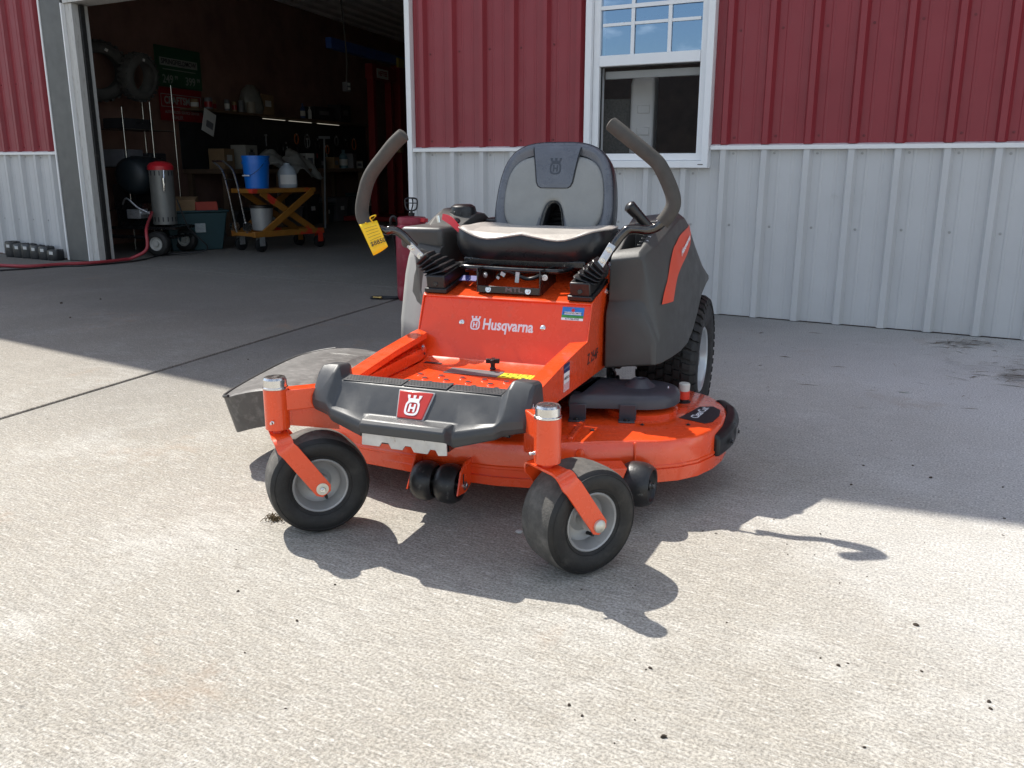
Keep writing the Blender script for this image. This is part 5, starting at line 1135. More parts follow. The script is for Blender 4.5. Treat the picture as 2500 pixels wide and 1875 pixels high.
b = MB(); b.lathe([(.1385, .255), (.1395, .255), (.1395, .285), (0, .2865)], (0, 0, 0), (0, 0, 1), 28, caps=False); b.build('lid', BLACKP, po)
# --- wire rack with posts, tyres on top
RK = empty('wire_rack', wp(1.15, .55, 0), TH); tag(RK, 'tall chrome wire shelving rack standing by the shop wall', 'shelving')
SHP = mat('rack_chrome', (.62, .60, .55), .25, metal=1.0, var=.1)
for px_, py_, ztop in ((.22, -.46, 1.62), (.24, .0, 1.70), (.24, .42, 1.92), (-.2, -.46, 1.62), (-.2, .42, 1.92)):
    b = MB(); b.lathe([(.0085, 0), (.0085, ztop), (0, ztop+.004)], (px_, py_, 0), (0, 0, 1), 10); b.build('rack_post', SHP, RK)
for z in (.45, .95, 1.38):
    b = MB()
    for k in range(11): b.tube([(.23, -.45+k*.087, z), (-.2, -.45+k*.087, z)], .003, 6)
    for x in (-.2, .02, .24): b.tube([(x, -.46, z), (x, .42, z)], .005, 6)
    b.build('wire_shelf', SHP, RK)
def big_tyre(loc, rot, R0, r0, label):
    b = MB(); pf = [(R0+r0*1.0*math.cos(a), r0*1.25*math.sin(a)) for a in [PI*0.62*(-1+2*k/12) for k in range(13)]]
    o = b.lathe(pf, (0, 0, 0), (0, 1, 0), 40, caps=False).build('spare_tyre', mat('tyre_dusty', (.085, .082, .075), .8, var=.2, bump=.3, bscale=80), None, ang=50, loc=loc, rot=rot); tag(o, label, 'tyre')
    lg = MB()
    for k in range(26):
        for s in (-1, 1):
            q = 2*PI*(k+.5*(s > 0))/26; lg.box((math.cos(q)*(R0+r0*.98), s*r0*.45, math.sin(q)*(R0+r0*.98)), (.02, r0*.8, .03), Matrix.Rotation(-q, 3, 'Y'))
    stuff(lg.build('tread_lugs', o.data.materials[0], o)); 
    t_ = MB(); t_.box((-.05, -r0*1.27, R0), (.035, .002, .03)); t_.build('tyre_sticker', PAPER, o)
big_tyre(wp(1.22, .62, 1.99), (.15, .12, 1.75), .195, .075, 'grey knobbly tyre leaning on top of the rack under the green sign')
big_tyre(wp(1.0, .25, 2.05), (.1, .5, 1.2), .24, .10, 'larger dark tyre resting behind the grey tyre on the rack')
# boxes and a case on the rack shelves
for i, (px_, py_, z, d, m_, lb) in enumerate(((0, -.25, .955, (.30, .34, .20), MIDG, 'dark grey case on the middle shelf of the wire rack'), (0, .2, .955, (.28, .3, .16), DARKG, 'black case beside the grey case on the wire rack'), (0, -.1, 1.385, (.3, .5, .12), DARKG, 'flat black box on the top shelf of the wire rack'), (0, 0, .455, (.32, .6, .3), DARKG, 'large black crate on the bottom shelf of the wire rack'))):
    p = RK.location + Matrix.Rotation(TH, 3, 'Z') @ Vector((px_, py_, z)); b = MB(); b.box((0, 0, d[2]/2), d); o = b.build('storage_case', m_, None, bevel=.01, loc=p, rot=(0, 0, TH)); tag(o, lb, 'case')
    f = MB(); f.tube(spline([(d[0]/2, -.06, d[2]*.6), (d[0]/2+.025, 0, d[2]*.6), (d[0]/2, .06, d[2]*.6)], 4), .006, 6); f.build('case_handle', BLACKP, o)
# --- signs on the wall
def wall_sign(name, s0, s1, z0, z1, m, label):
    b = MB(); b.box((0, 0, 0), (s1-s0, z1-z0, .012)); b.xf(wall_frame((s0+s1)/2, .05, (z0+z1)/2)); o = b.build(name, m, None); tag(o, label, 'sign'); return o
gs_ = wall_sign('price_sign', 2.28, 3.24, 1.995, 2.51, GREENS, 'green price sign mounted on the shop wall above the red sign')
WPR = mat('sign_print', (.34, .36, .34), .5, var=.1)
text('sign_heading', 'SPRINGFIELDMOW', .088, DARKPR, gs_, wall_frame(2.76, .0585, 2.315), .0005, .002); 
b = MB(); b.box((0, 0, 0), (.80, .10, .003)); b.xf(wall_frame(2.76, .0565, 2.315)); b.build('heading_band', WPR, gs_)
text('sign_price', '249', .15, WPR, gs_, wall_frame(2.50, .0585, 2.09), .0005, .002); text('sign_price', '399', .15, WPR, gs_, wall_frame(2.98, .0585, 2.09), .0005, .002)
text('sign_cents', '99', .07, WPR, gs_, wall_frame(2.68, .0585, 2.12), .0005, .001); text('sign_cents', '99', .07, WPR, gs_, wall_frame(3.16, .0585, 2.12), .0005, .001)
b = MB(); b.box((0, .0, 0), (.70, .012, .002)); b.xf(wall_frame(2.76, .0575, 2.22)); b.build('sign_rule', WPR, gs_)
rs_ = wall_sign('brand_sign', 2.30, 3.20, 1.56, 1.985, REDS, 'red sign with white lettering in a white outline below the green sign')
b = MB(); zf = wall_frame(2.75, .0575, 1.825)
for q in ((0, .075, .86, .010), (0, -.085, .86, .010), (-.425, -.005, .010, .15), (.425, -.005, .010, .15)): b.box((q[0], q[1], 0), (q[2], q[3], .003))
b.xf(zf); b.build('sign_outline', WPR, rs_)
text('sign_lettering', 'CRAFTSMAN', .135, WPR, rs_, zf @ Matrix.Translation((0, -.005, .001)), .0005, .004, sx=.95)
text('sign_small_print', 'AUTHORIZED SERVICE CENTER', .052, WPR, rs_, zf @ Matrix.Translation((0, -.155, .001)), .0005, .001)
text('sign_small_print', 'DEALER', .07, WPR, rs_, zf @ Matrix.Translation((-.12, -.222, .001)), .0005, .001)
# --- workbench along the wall with shelf and glowing strip
WB = empty('workbench', wp(5.6, .35, 0), TH); tag(WB, 'long cluttered workbench with an upper shelf against the shop wall', 'workbench')
b = MB(); b.b2((-.33, -2.9, .86), (.33, 2.9, .92)); b.build('bench_top', WOODB, WB, bevel=.004)
for y in (-2.8, -1.4, 0, 1.4, 2.8):
    for x in (-.28, .28): b = MB(); b.b2((x-.035, y-.035, 0), (x+.035, y+.035, .86)); b.build('leg', WOODB, WB)
b = MB(); b.b2((-.33, -2.9, 1.70), (-.02, 2.9, 1.735)); b.build('upper_shelf', WOODB, WB, bevel=.003)
b = MB(); b.b2((-.335, -2.9, .92), (-.32, 2.9, 1.70)); b.build('peg_board', DARKG, WB)
GLOWM = bpy.data.materials.new('glowing_strip'); GLOWM.use_nodes = True; pb_ = GLOWM.node_tree.nodes['Principled BSDF']; pb_.inputs['Emission Color'].default_value = (1, .93, .75, 1); pb_.inputs['Emission Strength'].default_value = 0.28
for a, c in ((-1.25, -.60), (-.48, .25), (.45, 1.25)):
    b = MB(); b.b2((-.045, a, 1.668), (-.036, c, 1.676)); b.build('glow_strip', GLOWM, WB)  # bright line along the shelf, made as a glowing strip
rnd = random.Random(11)
RTH = Matrix.Rotation(TH, 3, 'Z')
def bench_item(kind, s, x, z, label, m, d):
    p = WB.location + RTH @ Vector((x, s, z)); b = MB()
    if kind == 'bottle':
        b.lathe([(0, 0), (d[0], 0), (d[0], d[2]*.62), (d[0]*.75, d[2]*.75), (d[0]*.36, d[2]*.82), (d[0]*.36, d[2]*.90), (d[0]*.42, d[2]*.90), (d[0]*.42, d[2]), (0, d[2])], (0, 0, 0), (0, 0, 1), 16); cat = 'bottle'
    elif kind == 'can':
        b.lathe([(0, 0), (d[0], 0), (d[0]*1.03, .006), (d[0], .012), (d[0], d[2]-.012), (d[0]*1.03, d[2]-.006), (d[0], d[2]), (0, d[2])], (0, 0, 0), (0, 0, 1), 16); cat = 'can'
    elif kind == 'bag':
        b.loft([[(d[0]*w_*(math.cos(q)*(1+.12*math.sin(3*q+i))), d[1]*w_*math.sin(q)*(1+.15*math.cos(2*q+i)), d[2]*h_) for q in [2*PI*k/14 for k in range(14)]] for i, (w_, h_) in enumerate(((.8, 0), (1.05, .2), (1, .5), (.75, .8), (.3, 1.0)))]); cat = 'bag'
    else: b.box((0, 0, d[2]/2), d); cat = 'box'
    nm = {'bottle': 'bottle', 'can': 'can', 'bag': 'plastic_bag', 'box': 'storage_box'}[kind]
    o = b.build(nm, m, None, bevel=.003 if kind == 'box' else 0, loc=p, rot=(0, 0, TH+rnd.uniform(-.2, .2))); tag(o, label, cat)
    if kind == 'box':
        f = MB(); f.box((d[0]/2+.0015, 0, d[2]*.55), (.002, d[1]*.5, d[2]*.3)); f.build('box_label', PAPER if m is CARD else MIDG, o)
    if kind == 'bottle':
        f = MB(); f.lathe([(d[0]*1.02, d[2]*.15), (d[0]*1.02, d[2]*.5)], (0, 0, 0), (0, 0, 1), 16, caps=False); f.build('label', PAPER, o)
    return o
bench_item('box', -1.05, -.18, 1.736, 'brown cardboard box on the shelf beside a pale bag', CARD, (.26, .32, .30))
bench_item('bag', -1.35, -.16, 1.736, 'crumpled pale plastic bag heaped on the shelf above the workbench', mat('bag_pale', (.22, .22, .20), .5, var=.2, bump=.6, bscale=20), (.16, .22, .42))
bench_item('can', -1.72, -.10, 1.736, 'small tin can alone at the shelf end near the red sign', MIDG, (.04, .04, .17))
bench_item('can', -1.52, -.06, 1.736, 'wide pale tub on the shelf beside the plastic bag', mat('tub_pale', (.30, .27, .22), .5, var=.1), (.065, .065, .16))
bench_item('bottle', .05, -.08, 1.736, 'blue bottle on the shelf above the lit strip', mat('bottle_blue', (.05, .09, .22), .4, var=.1), (.04, .04, .24))
bench_item('bottle', .28, -.08, 1.736, 'white squeeze bottle on the shelf next to the blue bottle', PAPER, (.032, .032, .20))
bench_item('box', .75, -.18, 1.736, 'wide black box on the shelf beyond the bottles', DARKG, (.26, .55, .22))
bench_item('box', 1.55, -.18, 1.736, 'stacked dark carton on the shelf behind the red lift', DARKG, (.26, .4, .3))
bench_item('box', -1.95, .05, .921, 'pale carton printed with a black emblem on the workbench', mat('carton_pale', (.36, .34, .30), .8, var=.1), (.24, .34, .34))
hb = bpy.data.objects[[o.name for o in bpy.data.objects if o.get('label', '').startswith('pale carton printed')][0]]
text('carton_lettering', 'HUSQVARNA', .05, DARKPR, hb, frame((.1212, 0, .08), (0, 1, 0), (0, 0, 1)), .0004, .001); emblem('carton_emblem', DARKPR, hb, frame((.1212, 0, .22), (0, 1, 0), (0, 0, 1)), .14, .0008)
bench_item('box', -2.45, .0, .921, 'open brown carton at the near end of the workbench', CARD, (.24, .3, .28))
bench_item('box', -.35, -.12, .921, 'low toolbox on the workbench behind the grey tarp', DARKG, (.24, .5, .2))
bench_item('bottle', 1.05, .12, .921, 'pale blue spray bottle on the far end of the workbench', mat('bottle_teal', (.12, .22, .26), .4, var=.1), (.075, .075, .32))
bench_item('box', 1.7, .05, .921, 'small tan box on the workbench beside the red lift', CARD, (.16, .2, .14))
bench_item('can', .5, -.05, .921, 'short grey tin on the workbench under the lit strip', MIDG, (.05, .05, .12))
# hanging hand tools on the peg board
for k in range(9):
    y = -1.1+k*.33; hz = rnd.uniform(1.25, 1.45); L_ = rnd.uniform(.18, .34)
    p = WB.location + RTH @ Vector((-.305, y, hz)); b = MB(); b.box((0, 0, -L_/2), (.012, .022, L_)); b.box((0, 0, .0), (.014, .07, .03)); o = b.build('hand_tool', STEEL if k % 2 else DARKG, None, bevel=.003, loc=p, rot=(rnd.uniform(-.15, .15), 0, TH)); tag(o, ('steel' if k % 2 else 'dark')+' hand tool with '+('red' if k % 3 == 0 else 'black')+' handle hanging on the peg board over the workbench', 'hand tool', 'hand tools on the peg board')
    f = MB(); f.box((0.001, 0, -L_*.8), (.018, .028, L_*.38)); f.build('tool_handle', REDS if k % 3 == 0 else BLACKP, o, bevel=.004)
# more stores on shelf, bench and floor
for k in range(10):
    y = -2.7+k*.21+rnd.uniform(-.03, .03)
    if -1.85 < y < -.8: continue
    p = WB.location + RTH @ Vector((-.16+rnd.uniform(-.06, .06), y, 1.736)); h_ = rnd.uniform(.12, .22); r_ = rnd.uniform(.035, .06); b = MB()
    b.lathe([(0, 0), (r_, 0), (r_, h_*.85), (r_*.9, h_*.88), (r_*.9, h_), (0, h_)], (0, 0, 0), (0, 0, 1), 14); o = b.build('tin', MIDG if k % 2 else CARD, None, loc=p); tag(o, 'small '+('grey' if k % 2 else 'brown')+' tin with '+('white' if k % 3 == 0 else 'red')+' label on the upper shelf over the workbench', 'tin', 'tins on the upper shelf')
    f = MB(); f.lathe([(r_*1.01, h_*.2), (r_*1.01, h_*.65)], (0, 0, 0), (0, 0, 1), 14, caps=False); f.build('tin_label', PAPER if k % 3 == 0 else REDS, o)
for k in range(9):
    p = WB.location + RTH @ Vector((-.02+rnd.uniform(-.04, .04), -2.6+k*.58, .0)); w_, d2, h_ = rnd.uniform(.36, .46), rnd.uniform(.38, .52), rnd.uniform(.28, .5); b = MB()
    b.loft([[(sx*w_/2*q, sy*d2/2*q, z) for sx, sy in ((-1, -1), (1, -1), (1, 1), (-1, 1))] for q, z in ((.88, 0), (1, h_*.9), (1.05, h_*.9), (1.05, h_), (.95, h_))]); o = b.build('storage_bin', (MIDG, DARKG, TEAL)[k % 3], None, bevel=.008, loc=p, rot=(0, 0, TH+rnd.uniform(-.1, .1))); tag(o, ('grey', 'black', 'dark teal')[k % 3]+' storage bin pushed under the long workbench', 'bin', 'bins under the workbench')
    f = MB(); f.box((w_/2*.97, 0, h_*.55), (.004, .12, .07), (0, -.06, 0)); f.build('bin_label', PAPER, o)
for k in range(8):
    y = -.2+k*.36; z = rnd.uniform(1.30, 1.5); p = WB.location + RTH @ Vector((-.29, y, z)); b = MB(); R0 = rnd.uniform(.07, .12); b.tube([(0, R0*math.cos(2*PI*j/20)*.8, R0*math.sin(2*PI*j/20)-R0) for j in range(20)], .012, 6, closed=True); o = b.build('cable_coil', (BLACKP, mat('coil_orange', (.45, .12, .02), .5, var=.1), MIDG)[k % 3], None, loc=p, rot=(0, 0, TH)); tag(o, ('black', 'orange', 'grey')[k % 3]+' coil of cable hanging from the peg board over the workbench', 'cable', 'cable coils on the peg board')
    f = MB(); f.b2((-.012, -.012, -.02), (.012, .012, .012)); f.build('coil_hook', STEEL, o)
for k in range(7):
    y = -.9+k*.42; p = WB.location + RTH @ Vector((.05+rnd.uniform(-.1, .15), y, .921)); b = MB(); h_ = rnd.uniform(.10, .26); d2 = rnd.uniform(.14, .24); b.box((0, 0, h_/2), (.18, d2, h_)); o = b.build('parts_box', (CARD, MIDG, PAPER, DARKG)[k % 4], None, bevel=.004, loc=p, rot=(0, 0, TH+rnd.uniform(-.5, .5))); tag(o, 'small '+('brown', 'grey', 'white', 'black')[k % 4]+' parts box left on the cluttered workbench top', 'box', 'parts boxes on the workbench')
    f = MB(); f.box((.091, 0, h_*.5), (.002, d2*.6, h_*.4)); f.build('box_label', MIDG, o)
# grey tarp heaped over the bench front
b = MB(); nx, ny = 26, 16; V_ = []
for i in range(nx):
    for j in range(ny):
        s = -1.75+1.35*i/(nx-1); t = j/(ny-1); zz = 1.16-.14*math.sin(t*PI*.5)-.45*max(0, t-.55)*1.2*(.4+.6*i/nx)+.05*math.sin(s*9+t*4)+.035*math.sin(s*17-t*7)+.02*rnd.uniform(-1, 1); V_.append((.0+.46*t+.03*math.sin(s*13), s, zz))
b.add(V_, [(i*ny+j, (i+1)*ny+j, (i+1)*ny+j+1, i*ny+j+1) for i in range(nx-1) for j in range(ny-1)])
tp = b.build('tarp', mat('tarp_grey', (.42, .42, .40), .8, var=.2, bump=.3, bscale=30), None, ang=80, loc=WB.location, rot=(0, 0, TH)); tag(tp, 'grey striped cloth heaped over the workbench edge behind the blue bucket', 'cloth')
sd = tp.modifiers.new('thick', 'SOLIDIFY'); sd.thickness = .006
p0 = wp(5.18, .9, 1.41); p1 = wp(4.70, 1.10, 0.0)
b = MB(); b.tube([p0, p1], .014, 10); o = b.build('leaning_pole', mat('pole_grey', (.34, .36, .38), .4, metal=.3, var=.1), None); tag(o, 'grey metal pole leaning against the workbench beside the lift table', 'pole')
b = MB(); b.b2((-.11, -.012, -.02), (.11, .012, .02)); b.build('pole_head', o.data.materials[0], o, loc=p0, rot=(0, 0, TH+1.2))
# paper flyer pinned in front of the red sign
b = MB(); b.box((0, 0, 0), (.26, .30, .006)); b.xf(frame(wp(2.53, .62, 1.53), DW*.93+Vector((0, 0, -.32)), Vector((0, 0, 1))+DW*.3)); o = b.build('paper_flyer', PAPER, None); tag(o, 'tilted paper flyer with dark print block hanging below the red sign', 'flyer')
b = MB(); b.box((.01, -.03, .004), (.15, .09, .002)); b.xf(frame(wp(2.53, .625, 1.53), DW*.93+Vector((0, 0, -.32)), Vector((0, 0, 1))+DW*.3)); b.build('flyer_print', MIDG, o)
# drop cord with outlet box
ct_ = wp(4.75, 1.5, 3.66); cbx = wp(4.86, 1.5, 2.17)
CO = empty('drop_cord', cbx); tag(CO, 'hanging electrical drop cord with a small outlet box at its end', 'drop cord')
b = MB(); b.tube(spline([ct_-cbx, (ct_-cbx)*.6+DW*.05, (ct_-cbx)*.25+DW*.07, Vector((0, 0, .05))], 8), .012, 8); b.build('cord', mat('cord_grey', (.13, .12, .11), .6, var=.1), CO)
b = MB(); b.b2((-.045, -.05, -.09), (.045, .05, .05)); ob = b.build('outlet_box', MIDG, CO, bevel=.006)
for z in (-.05, .015): b = MB(); b.b2((.046, -.028, z-.02), (.049, .028, z+.02)); b.build('socket', PAPER, ob)
# red hydraulic mower lift with a blue beam
LFO = wp(6.9, 1.15, 0); LF = empty('mower_lift', LFO, TH); tag(LF, 'tall dark red mower lift with twin posts, blue beam and white name plate', 'lift')
for y in (-.42, .30): b = MB(); b.b2((-.06, y-.05, 0), (.06, y+.05, 2.62)); b.build('post', LIFTR, LF, bevel=.006)
b = MB(); b.b2((-.07, -.50, 2.42), (.07, .45, 2.66)); cb = b.build('cross_head', LIFTR, LF, bevel=.006)
b = MB(); b.b2((.071, -.34, 2.44), (.076, .14, 2.60)); np_ = b.build('name_plate', PAPER, LF)
text('plate_lettering', 'HEFTEE', .11, REDS, np_, frame((.0765, -.10, 2.52), (0, 1, 0), (0, 0, 1)), .0005, .003)
b = MB(); b.b2((-.05, -1.9, 2.74), (.05, 1.0, 2.90)); b.build('beam', LIFTB, LF, bevel=.004)
b = MB(); b.b2((.055, .55, 2.70), (.10, .80, 2.86)); b.build('beam_label', mat('dim_yellow', (.40, .33, .05), .5, var=.1), LF)
b = MB(); b.b2((-.08, .62, 0), (.08, .80, 2.74)); b.build('beam_post', LIFTR, LF, bevel=.006)
b = MB(); b.b2((-.5, -.7, .02), (.9, .7, .10)); b.build('lift_deck', LIFTR, LF, bevel=.006)
b = MB(); b.b2((.07, .38, 1.2), (.16, .55, 1.45)); b.build('control_box', CARD, LF, bevel=.006)
# --- seen through the house window
pw_ = onplane(1550, 300, (0, 6.16, 0), (0, 1, 0)); WTO = Vector((pw_.x+.01, 6.30, 0)); WT = empty('plastic_cooler', WTO, 0.30); tag(WT, 'white moulded plastic cooler housing with ribbed end standing behind the window', 'cooler')
b = MB(); pl = [(-.085, 0), (.085, 0), (.085, 1.63), (-.04, 1.63), (-.070, 1.60), (-.085, 1.54)]
CWM = mat('cooler_white', (.80, .80, .78), .5, var=.04)
b.prism(pl, 'x', 0, .0); b = MB(); b.prism(pl, 'y', -.16, .25); b.build('housing', CWM, WT, bevel=.02, seg=3)
for k in range(6): b = MB(); b.box((0.01, -.162, .62+k*.15), (.09, .012, .055)); b.build('moulded_rib', CWM, WT, bevel=.005)
b = MB(); b.b2((-.40, -.10, .2), (-.087, .22, 1.45)); b.build('filter_pad', mat('pad_mesh', (.16, .155, .14), .9, var=.3, vscale=60, bump=.5, bscale=120), WT, bevel=.01)

# ================================================================== things outside, near the mower
# pump sprayer behind the mower
SPO = Vector((-3.86, 5.30, 0)); SPR = empty('pump_sprayer', SPO, 0.3); tag(SPR, 'faded red pump sprayer with black handle standing behind the mower', 'sprayer')
b = MB(); b.lathe([(0, .0), (.105, .0), (.118, .03), (.120, .10), (.117, .11), (.120, .12), (.120, .50), (.112, .545), (.100, .56), (.095, .575), (0, .575)], (0, 0, 0), (0, 0, 1), 36); b.build('tank', SPRAYR, SPR, ang=40)
b = MB(); b.lathe([(.103, .565), (.106, .60), (.100, .612), (.03, .618), (0, .618)], (0, 0, 0), (0, 0, 1), 32, caps=False); b.build('tank_top', SPRAYR, SPR)
b = MB(); b.lathe([(.022, .618), (.024, .640), (.010, .645), (.009, .66)], (0, 0, 0), (0, 0, 1), 16); 
b.tube(spline([(0, 0, .655), (.035, 0, .668), (.045, 0, .70), (.042, 0, .74), (0, 0, .748), (-.042, 0, .74), (-.045, 0, .70), (-.035, 0, .668), (0, 0, .655)], 5), .006, 8); b.tube([(-.043, 0, .712), (.043, 0, .712)], .004, 6); b.tube(spline([(0, .03, .748), (0, .035, .70), (0, 0, .66)], 5), .005, 6); b.build('pump_handle', BLACKP, SPR)
b = MB(); b.tube(spline([(-.095, -.02, .56), (-.12, -.04, .615), (-.145, -.04, .60), (-.150, -.03, .55), (-.14, .02, .40), (-.13, .05, .2), (-.12, .0, .06)], 6), .010, 10); b.build('sprayer_hose', BLACKP, SPR)
b = MB(); b.box((.08, -.03, .595), (.10, .05, .03), (0, .1, -.3)); b.build('funnel_lip', REDPL, SPR, bevel=.006)
b = MB(); b.tube(spline([(-.12, .0, .010), (-.22, -.04, .010), (-.31, -.05, .010), (-.33, -.01, .010), (-.28, .03, .010), (-.13, .03, .010)], 6), .008, 8); hn = b.build('hose_loop', BLACKP, SPR)
b = MB(); b.lathe([(.006, 0), (.006, .05), (.009, .05), (.009, .07), (0, .07)], (-.30, -.055, .018), (1, -.1, 0), 10); b.build('brass_tip', mat('brass', (.60, .42, .15), .3, metal=1.0, var=.1), hn)
# yellow price tag tied to the right lever
TG = MO
def m2w(p): return MO + MEX*p.x + MEY*p.y + Vector((0, 0, p.z))
tc = [m2w(my(*ZD(66, 980), -.150)), m2w(my(*ZD(238, 940), -.135)), m2w(my(*ZD(345, 1192), -.150)), m2w(my(*ZD(203, 1280), -.160))]
b = MB(); nn = (tc[1]-tc[0]).cross(tc[3]-tc[0]).normalized()
N_ = 6; vs = []
for i in range(N_+1):
    for j in range(N_+1):
        u_, v_ = i/N_, j/N_; p = (tc[0]*(1-u_)+tc[1]*u_)*(1-v_)+(tc[3]*(1-u_)+tc[2]*u_)*v_; p = p + nn*.007*math.sin(PI*u_)*(.3+v_); vs.append(p)
b.add(vs, [(i*(N_+1)+j, (i+1)*(N_+1)+j, (i+1)*(N_+1)+j+1, i*(N_+1)+j+1) for i in range(N_) for j in range(N_)])
TAG = b.build('price_tag', TAGY, None, ang=80); sd = TAG.modifiers.new('thick', 'SOLIDIFY'); sd.thickness = .0006; tag(TAG, 'yellow paper tag with handwritten number tied to a steering lever', 'price tag')
if nn.dot(CAM-tc[0]) < 0: nn = -nn
xa = (tc[1]-tc[0]).normalized(); ya = (tc[0]-tc[3]).normalized()
c_ = (tc[0]+tc[1]+tc[2]+tc[3])/4
text('tag_number', '$8850', .021, DARKPR, TAG, frame(c_ - ya*.022 + xa*.006 + nn*.0075, xa*1.0+ya*.12, ya), .0002, .0002)
for k in range(5):
    t = .18+.10*k; p = tc[0].lerp(tc[3], t); q = tc[1].lerp(tc[2], t); b = MB(); b.tube([p.lerp(q, .18)+nn*.005, p.lerp(q, .5)+nn*.0085, p.lerp(q, .88)+nn*.004], .0005, 5); b.build('tag_rule', DARKPR, TAG)
b = MB(); top_c = tc[0].lerp(tc[1], .75); lg_ = m2w(my(*ZD(165, 960), -.12)); b.tube(spline([top_c+ya*-.004, top_c+ya*.012+nn*.01, m2w(my(*ZD(225, 890), -.150)), lg_+Vector((0, .02, .01)), lg_+Vector((-.02, 0, -.01)), tc[0].lerp(tc[1], .4)+nn*.004], 5), .0022, 6); b.build('tag_tie', TAGY, TAG)
# red plastic strip on the tank, standing in for the sprayer's red funnel
q0 = m2w(my(*ZD(870, 905), .10)); q1 = m2w(my(*ZD(1045, 1045), .06)); b = MB(); d = q1-q0
sd_ = Vector((0, 0, 1)).cross(d).normalized(); rings = []
for k in range(9):
    t = k/8; p = q0.lerp(q1, t)+Vector((0, 0, .008*math.sin(PI*t))); w_ = .010+.004*math.sin(PI*t); rings.append([p+sd_*w_*.3+Vector((0, 0, w_)), p-sd_*.002+Vector((0, 0, -w_*.9)), p-sd_*.004+Vector((0, 0, -w_*.9)), p+sd_*w_*.3-sd_*.002+Vector((0, 0, w_))])
b.loft(rings); RS = b.build('red_strip', REDPL, None, ang=50); tag(RS, 'red plastic strip standing in for the sprayer funnel, against the fuel tank beside the seat', 'strip')
b = MB(); b.tube([m2w(my(*ZD(825, 895), .12)), m2w(my(*ZD(835, 960), .12))], .006, 8); b.build('strip_pin', ZINC, RS)
# dark bags stacked along the foot of the left wall
BAGM = mat('bag_black', (.020, .021, .023), .35, var=.3, bump=.4, bscale=25)
for k in range(6):
    x = -8.78-k*.150; ht = (.11, .14, .145, .155, .15, .165)[k]; b = MB(); rings = []
    for i, (w_, z) in enumerate(((.98, 0), (1.05, .15), (1.05, .75), (.98, .96), (.6, 1.0))):
        rings.append([(.073*w_*math.copysign(abs(math.cos(q))**.5, math.cos(q)), .06*w_*math.copysign(abs(math.sin(q))**.5, math.sin(q)), ht*z+.006*math.sin(5*q+k+i)*(z > .5)) for q in [2*PI*j/20 for j in range(20)]])
    b.loft(rings); o = b.build('packed_bag', BAGM, None, ang=60, loc=(x, WALL_Y-.115, .0), rot=(0, 0, rnd.uniform(-.08, .08))); tag(o, 'small black plastic bag with white label in a row at the foot of the wall', 'bag', 'black bags along the wall')
    b = MB(); b.box((.01, -.0625, ht*.72), (.055, .002, .032)); b.build('bag_label', PAPER, o)
# clods, stones and leaf scraps on the concrete
CLODM = mat('dirt_clod', (.10, .075, .055), .95, var=.4, vscale=60, bump=.8, bscale=120)
rk = random.Random(5)
def clod_mesh(seed):
    q = random.Random(seed); b = MB(); b.ball((0, 0, .35), 1.0, 9, 6, (1.0, .75, .55), .28, q); me = b.build('dirt_clod', CLODM, None, ang=50); return me
protos = [clod_mesh(s) for s in (1, 2, 3, 4)]
used = [False]*4
CL = [(1620, 1800, 11), (1390, 1722, 7), (1421, 1748, 6), (1588, 1632, 7), (1577, 1635, 4), (2047, 1625, 7), (2070, 1620, 4), (2236, 1527, 8), (2250, 1640, 5), (2415, 1714, 7), (2418, 1731, 6), (2110, 1825, 6), (725, 1516, 6), (581, 1444, 6), (598, 1594, 4), (697, 1730, 4), (818, 1428, 5), (1774, 1520, 4), (2003, 1607, 4), (1550, 1758, 4), (1500, 1815, 4), (1988, 1355, 3), (2003, 1304, 4), (2272, 1167, 6), (2078, 1184, 5), (1923, 1354, 3), (1921, 1329, 3), (2117, 1408, 3), (2448, 1190, 4), (2228, 1137, 4), (2108, 1137, 4), (245, 731, 4), (150, 741, 5), (172, 776, 4), (2452, 1266, 4), (606, 878, 3), (1716, 1297, 4), (1545, 1435, 3), (1551, 1430, 3), (1420, 1440, 4)]
for i, (u, v, r) in enumerate(CL):
    p = onz(u, v, 0.0); dist = (p-CAM).length; rad = r*.72*dist/F_PX
    k = i % 4
    if not used[k]: o = protos[k]; used[k] = True
    else: o = protos[k].copy(); COL.objects.link(o)
    o.location = (p.x, p.y, -.0005); o.scale = (rad, rad, rad); o.rotation_euler = (0, 0, rk.uniform(0, 6.28))
    tag(o, 'small dark clod of dirt lying loose on the concrete', 'dirt clod', 'dirt clods on the concrete')
# tiny specks, uncountable
b = MB()
for k in range(1300):
    x, y = rk.uniform(-7.5, 2.2), rk.uniform(0.6, 5.7)
    if rk.random() < .5: x, y = rk.uniform(-1.2, 2.2), rk.uniform(2.2, 5.7)
    s = rk.uniform(.0010, .0030) if rk.random() < .95 else rk.uniform(.003, .006); a = rk.uniform(0, 6.28); c, d = math.cos(a)*s, math.sin(a)*s; h = s*.5; e = rk.uniform(.3, .9)
    b.add([(x+c, y+d, .0004), (x-d*e, y+c*e, .0004), (x-c, y-d, .0004), (x+d*e, y-c*e, .0004), (x, y, h)], [(0, 1, 4), (1, 2, 4), (2, 3, 4), (3, 0, 4)])
o = b.build('grit', CLODM, None); stuff(o); o['label'] = 'fine dark grit scattered over the concrete'; o['category'] = 'grit'
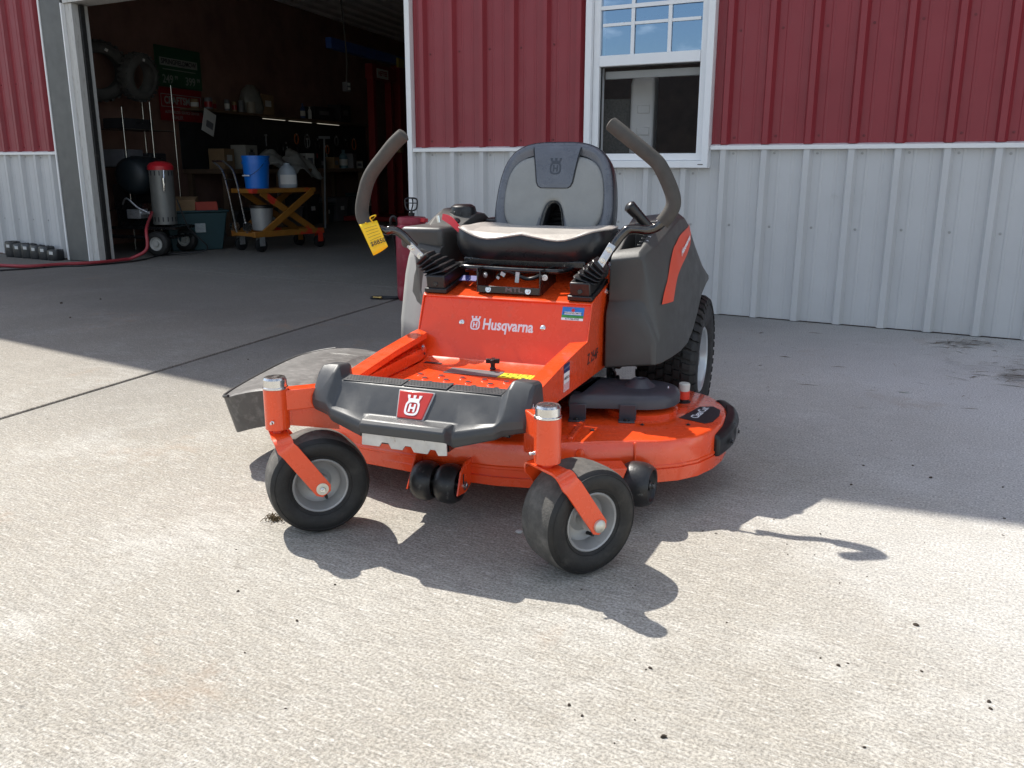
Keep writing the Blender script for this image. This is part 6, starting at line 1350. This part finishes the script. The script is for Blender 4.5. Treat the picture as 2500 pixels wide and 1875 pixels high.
# straw and leaf litter by the right wall
STRAW = mat('straw', (.20, .14, .07), .9, var=.4, vscale=40)
b = MB()
for k in range(420):
    if k < 170: p = onz(rk.gauss(2350, 45), rk.gauss(840, 7)); 
    elif k < 250: p = onz(rk.uniform(2300, 2500), rk.uniform(850, 930))
    elif k < 330: p = onz(rk.gauss(2480, 25), rk.gauss(915, 14))
    else: p = onz(rk.uniform(1760, 2500), rk.uniform(790, 1000))
    a = rk.gauss(.1, .5); L_ = rk.uniform(.012, .06)*(1.5 if 250 <= k < 330 else 1); w_ = rk.uniform(.0012, .003); c, s = math.cos(a)*L_, math.sin(a)*L_; h = rk.uniform(.001, .010)
    b.add([(p.x-c, p.y-s, .001), (p.x-s/L_*w_, p.y+c/L_*w_, h), (p.x+c, p.y+s, .002), (p.x+s/L_*w_, p.y-c/L_*w_, h+.001)], [(0, 1, 2, 3)])
o = b.build('straw_litter', STRAW, None); stuff(o); o['label'] = 'dry straw and leaf scraps along the foot of the grey wall'; o['category'] = 'litter'
# clump of dried grass caught at the front wheel
p = onz(672, 1270); b = MB()
for k in range(60):
    a = rk.uniform(0, 6.28); L_ = rk.uniform(.008, .022); x, y = p.x+rk.gauss(0, .012), p.y+rk.gauss(0, .006); z = rk.uniform(.001, .014)
    b.tube([(x, y, z), (x+math.cos(a)*L_*.6, y+math.sin(a)*L_*.6, z+rk.uniform(0, .008)), (x+math.cos(a)*L_, y+math.sin(a)*L_, max(.001, z-.004))], .0011, 4)
o = b.build('grass_clump', mat('dry_grass', (.11, .075, .035), .9, var=.4, vscale=80), None); tag(o, 'dry brown grass clump stuck beside the front caster tyre', 'grass clump')
# white scrap and paint scrape
p = onz(2205, 958); b = MB(); b.add([(p.x-.022, p.y-.004, .002), (p.x+.020, p.y+.018, .004), (p.x+.024, p.y-.012, .003), (p.x+.002, p.y-.016, .006)], [(0, 1, 2, 3)]); o = b.build('paper_scrap', PAPER, None); sd = o.modifiers.new('t', 'SOLIDIFY'); sd.thickness = .001; tag(o, 'small torn white paper scrap on the concrete near the grey wall', 'paper scrap')
p = onz(1267, 1300); b = MB(); b.ball((0, 0, .003), .010, 9, 6, (1, .8, .5), .15, rk); o = b.build('pebble', PAPER, None, loc=(p.x, p.y, 0)); tag(o, 'small white pebble beside the front caster tyre', 'pebble')
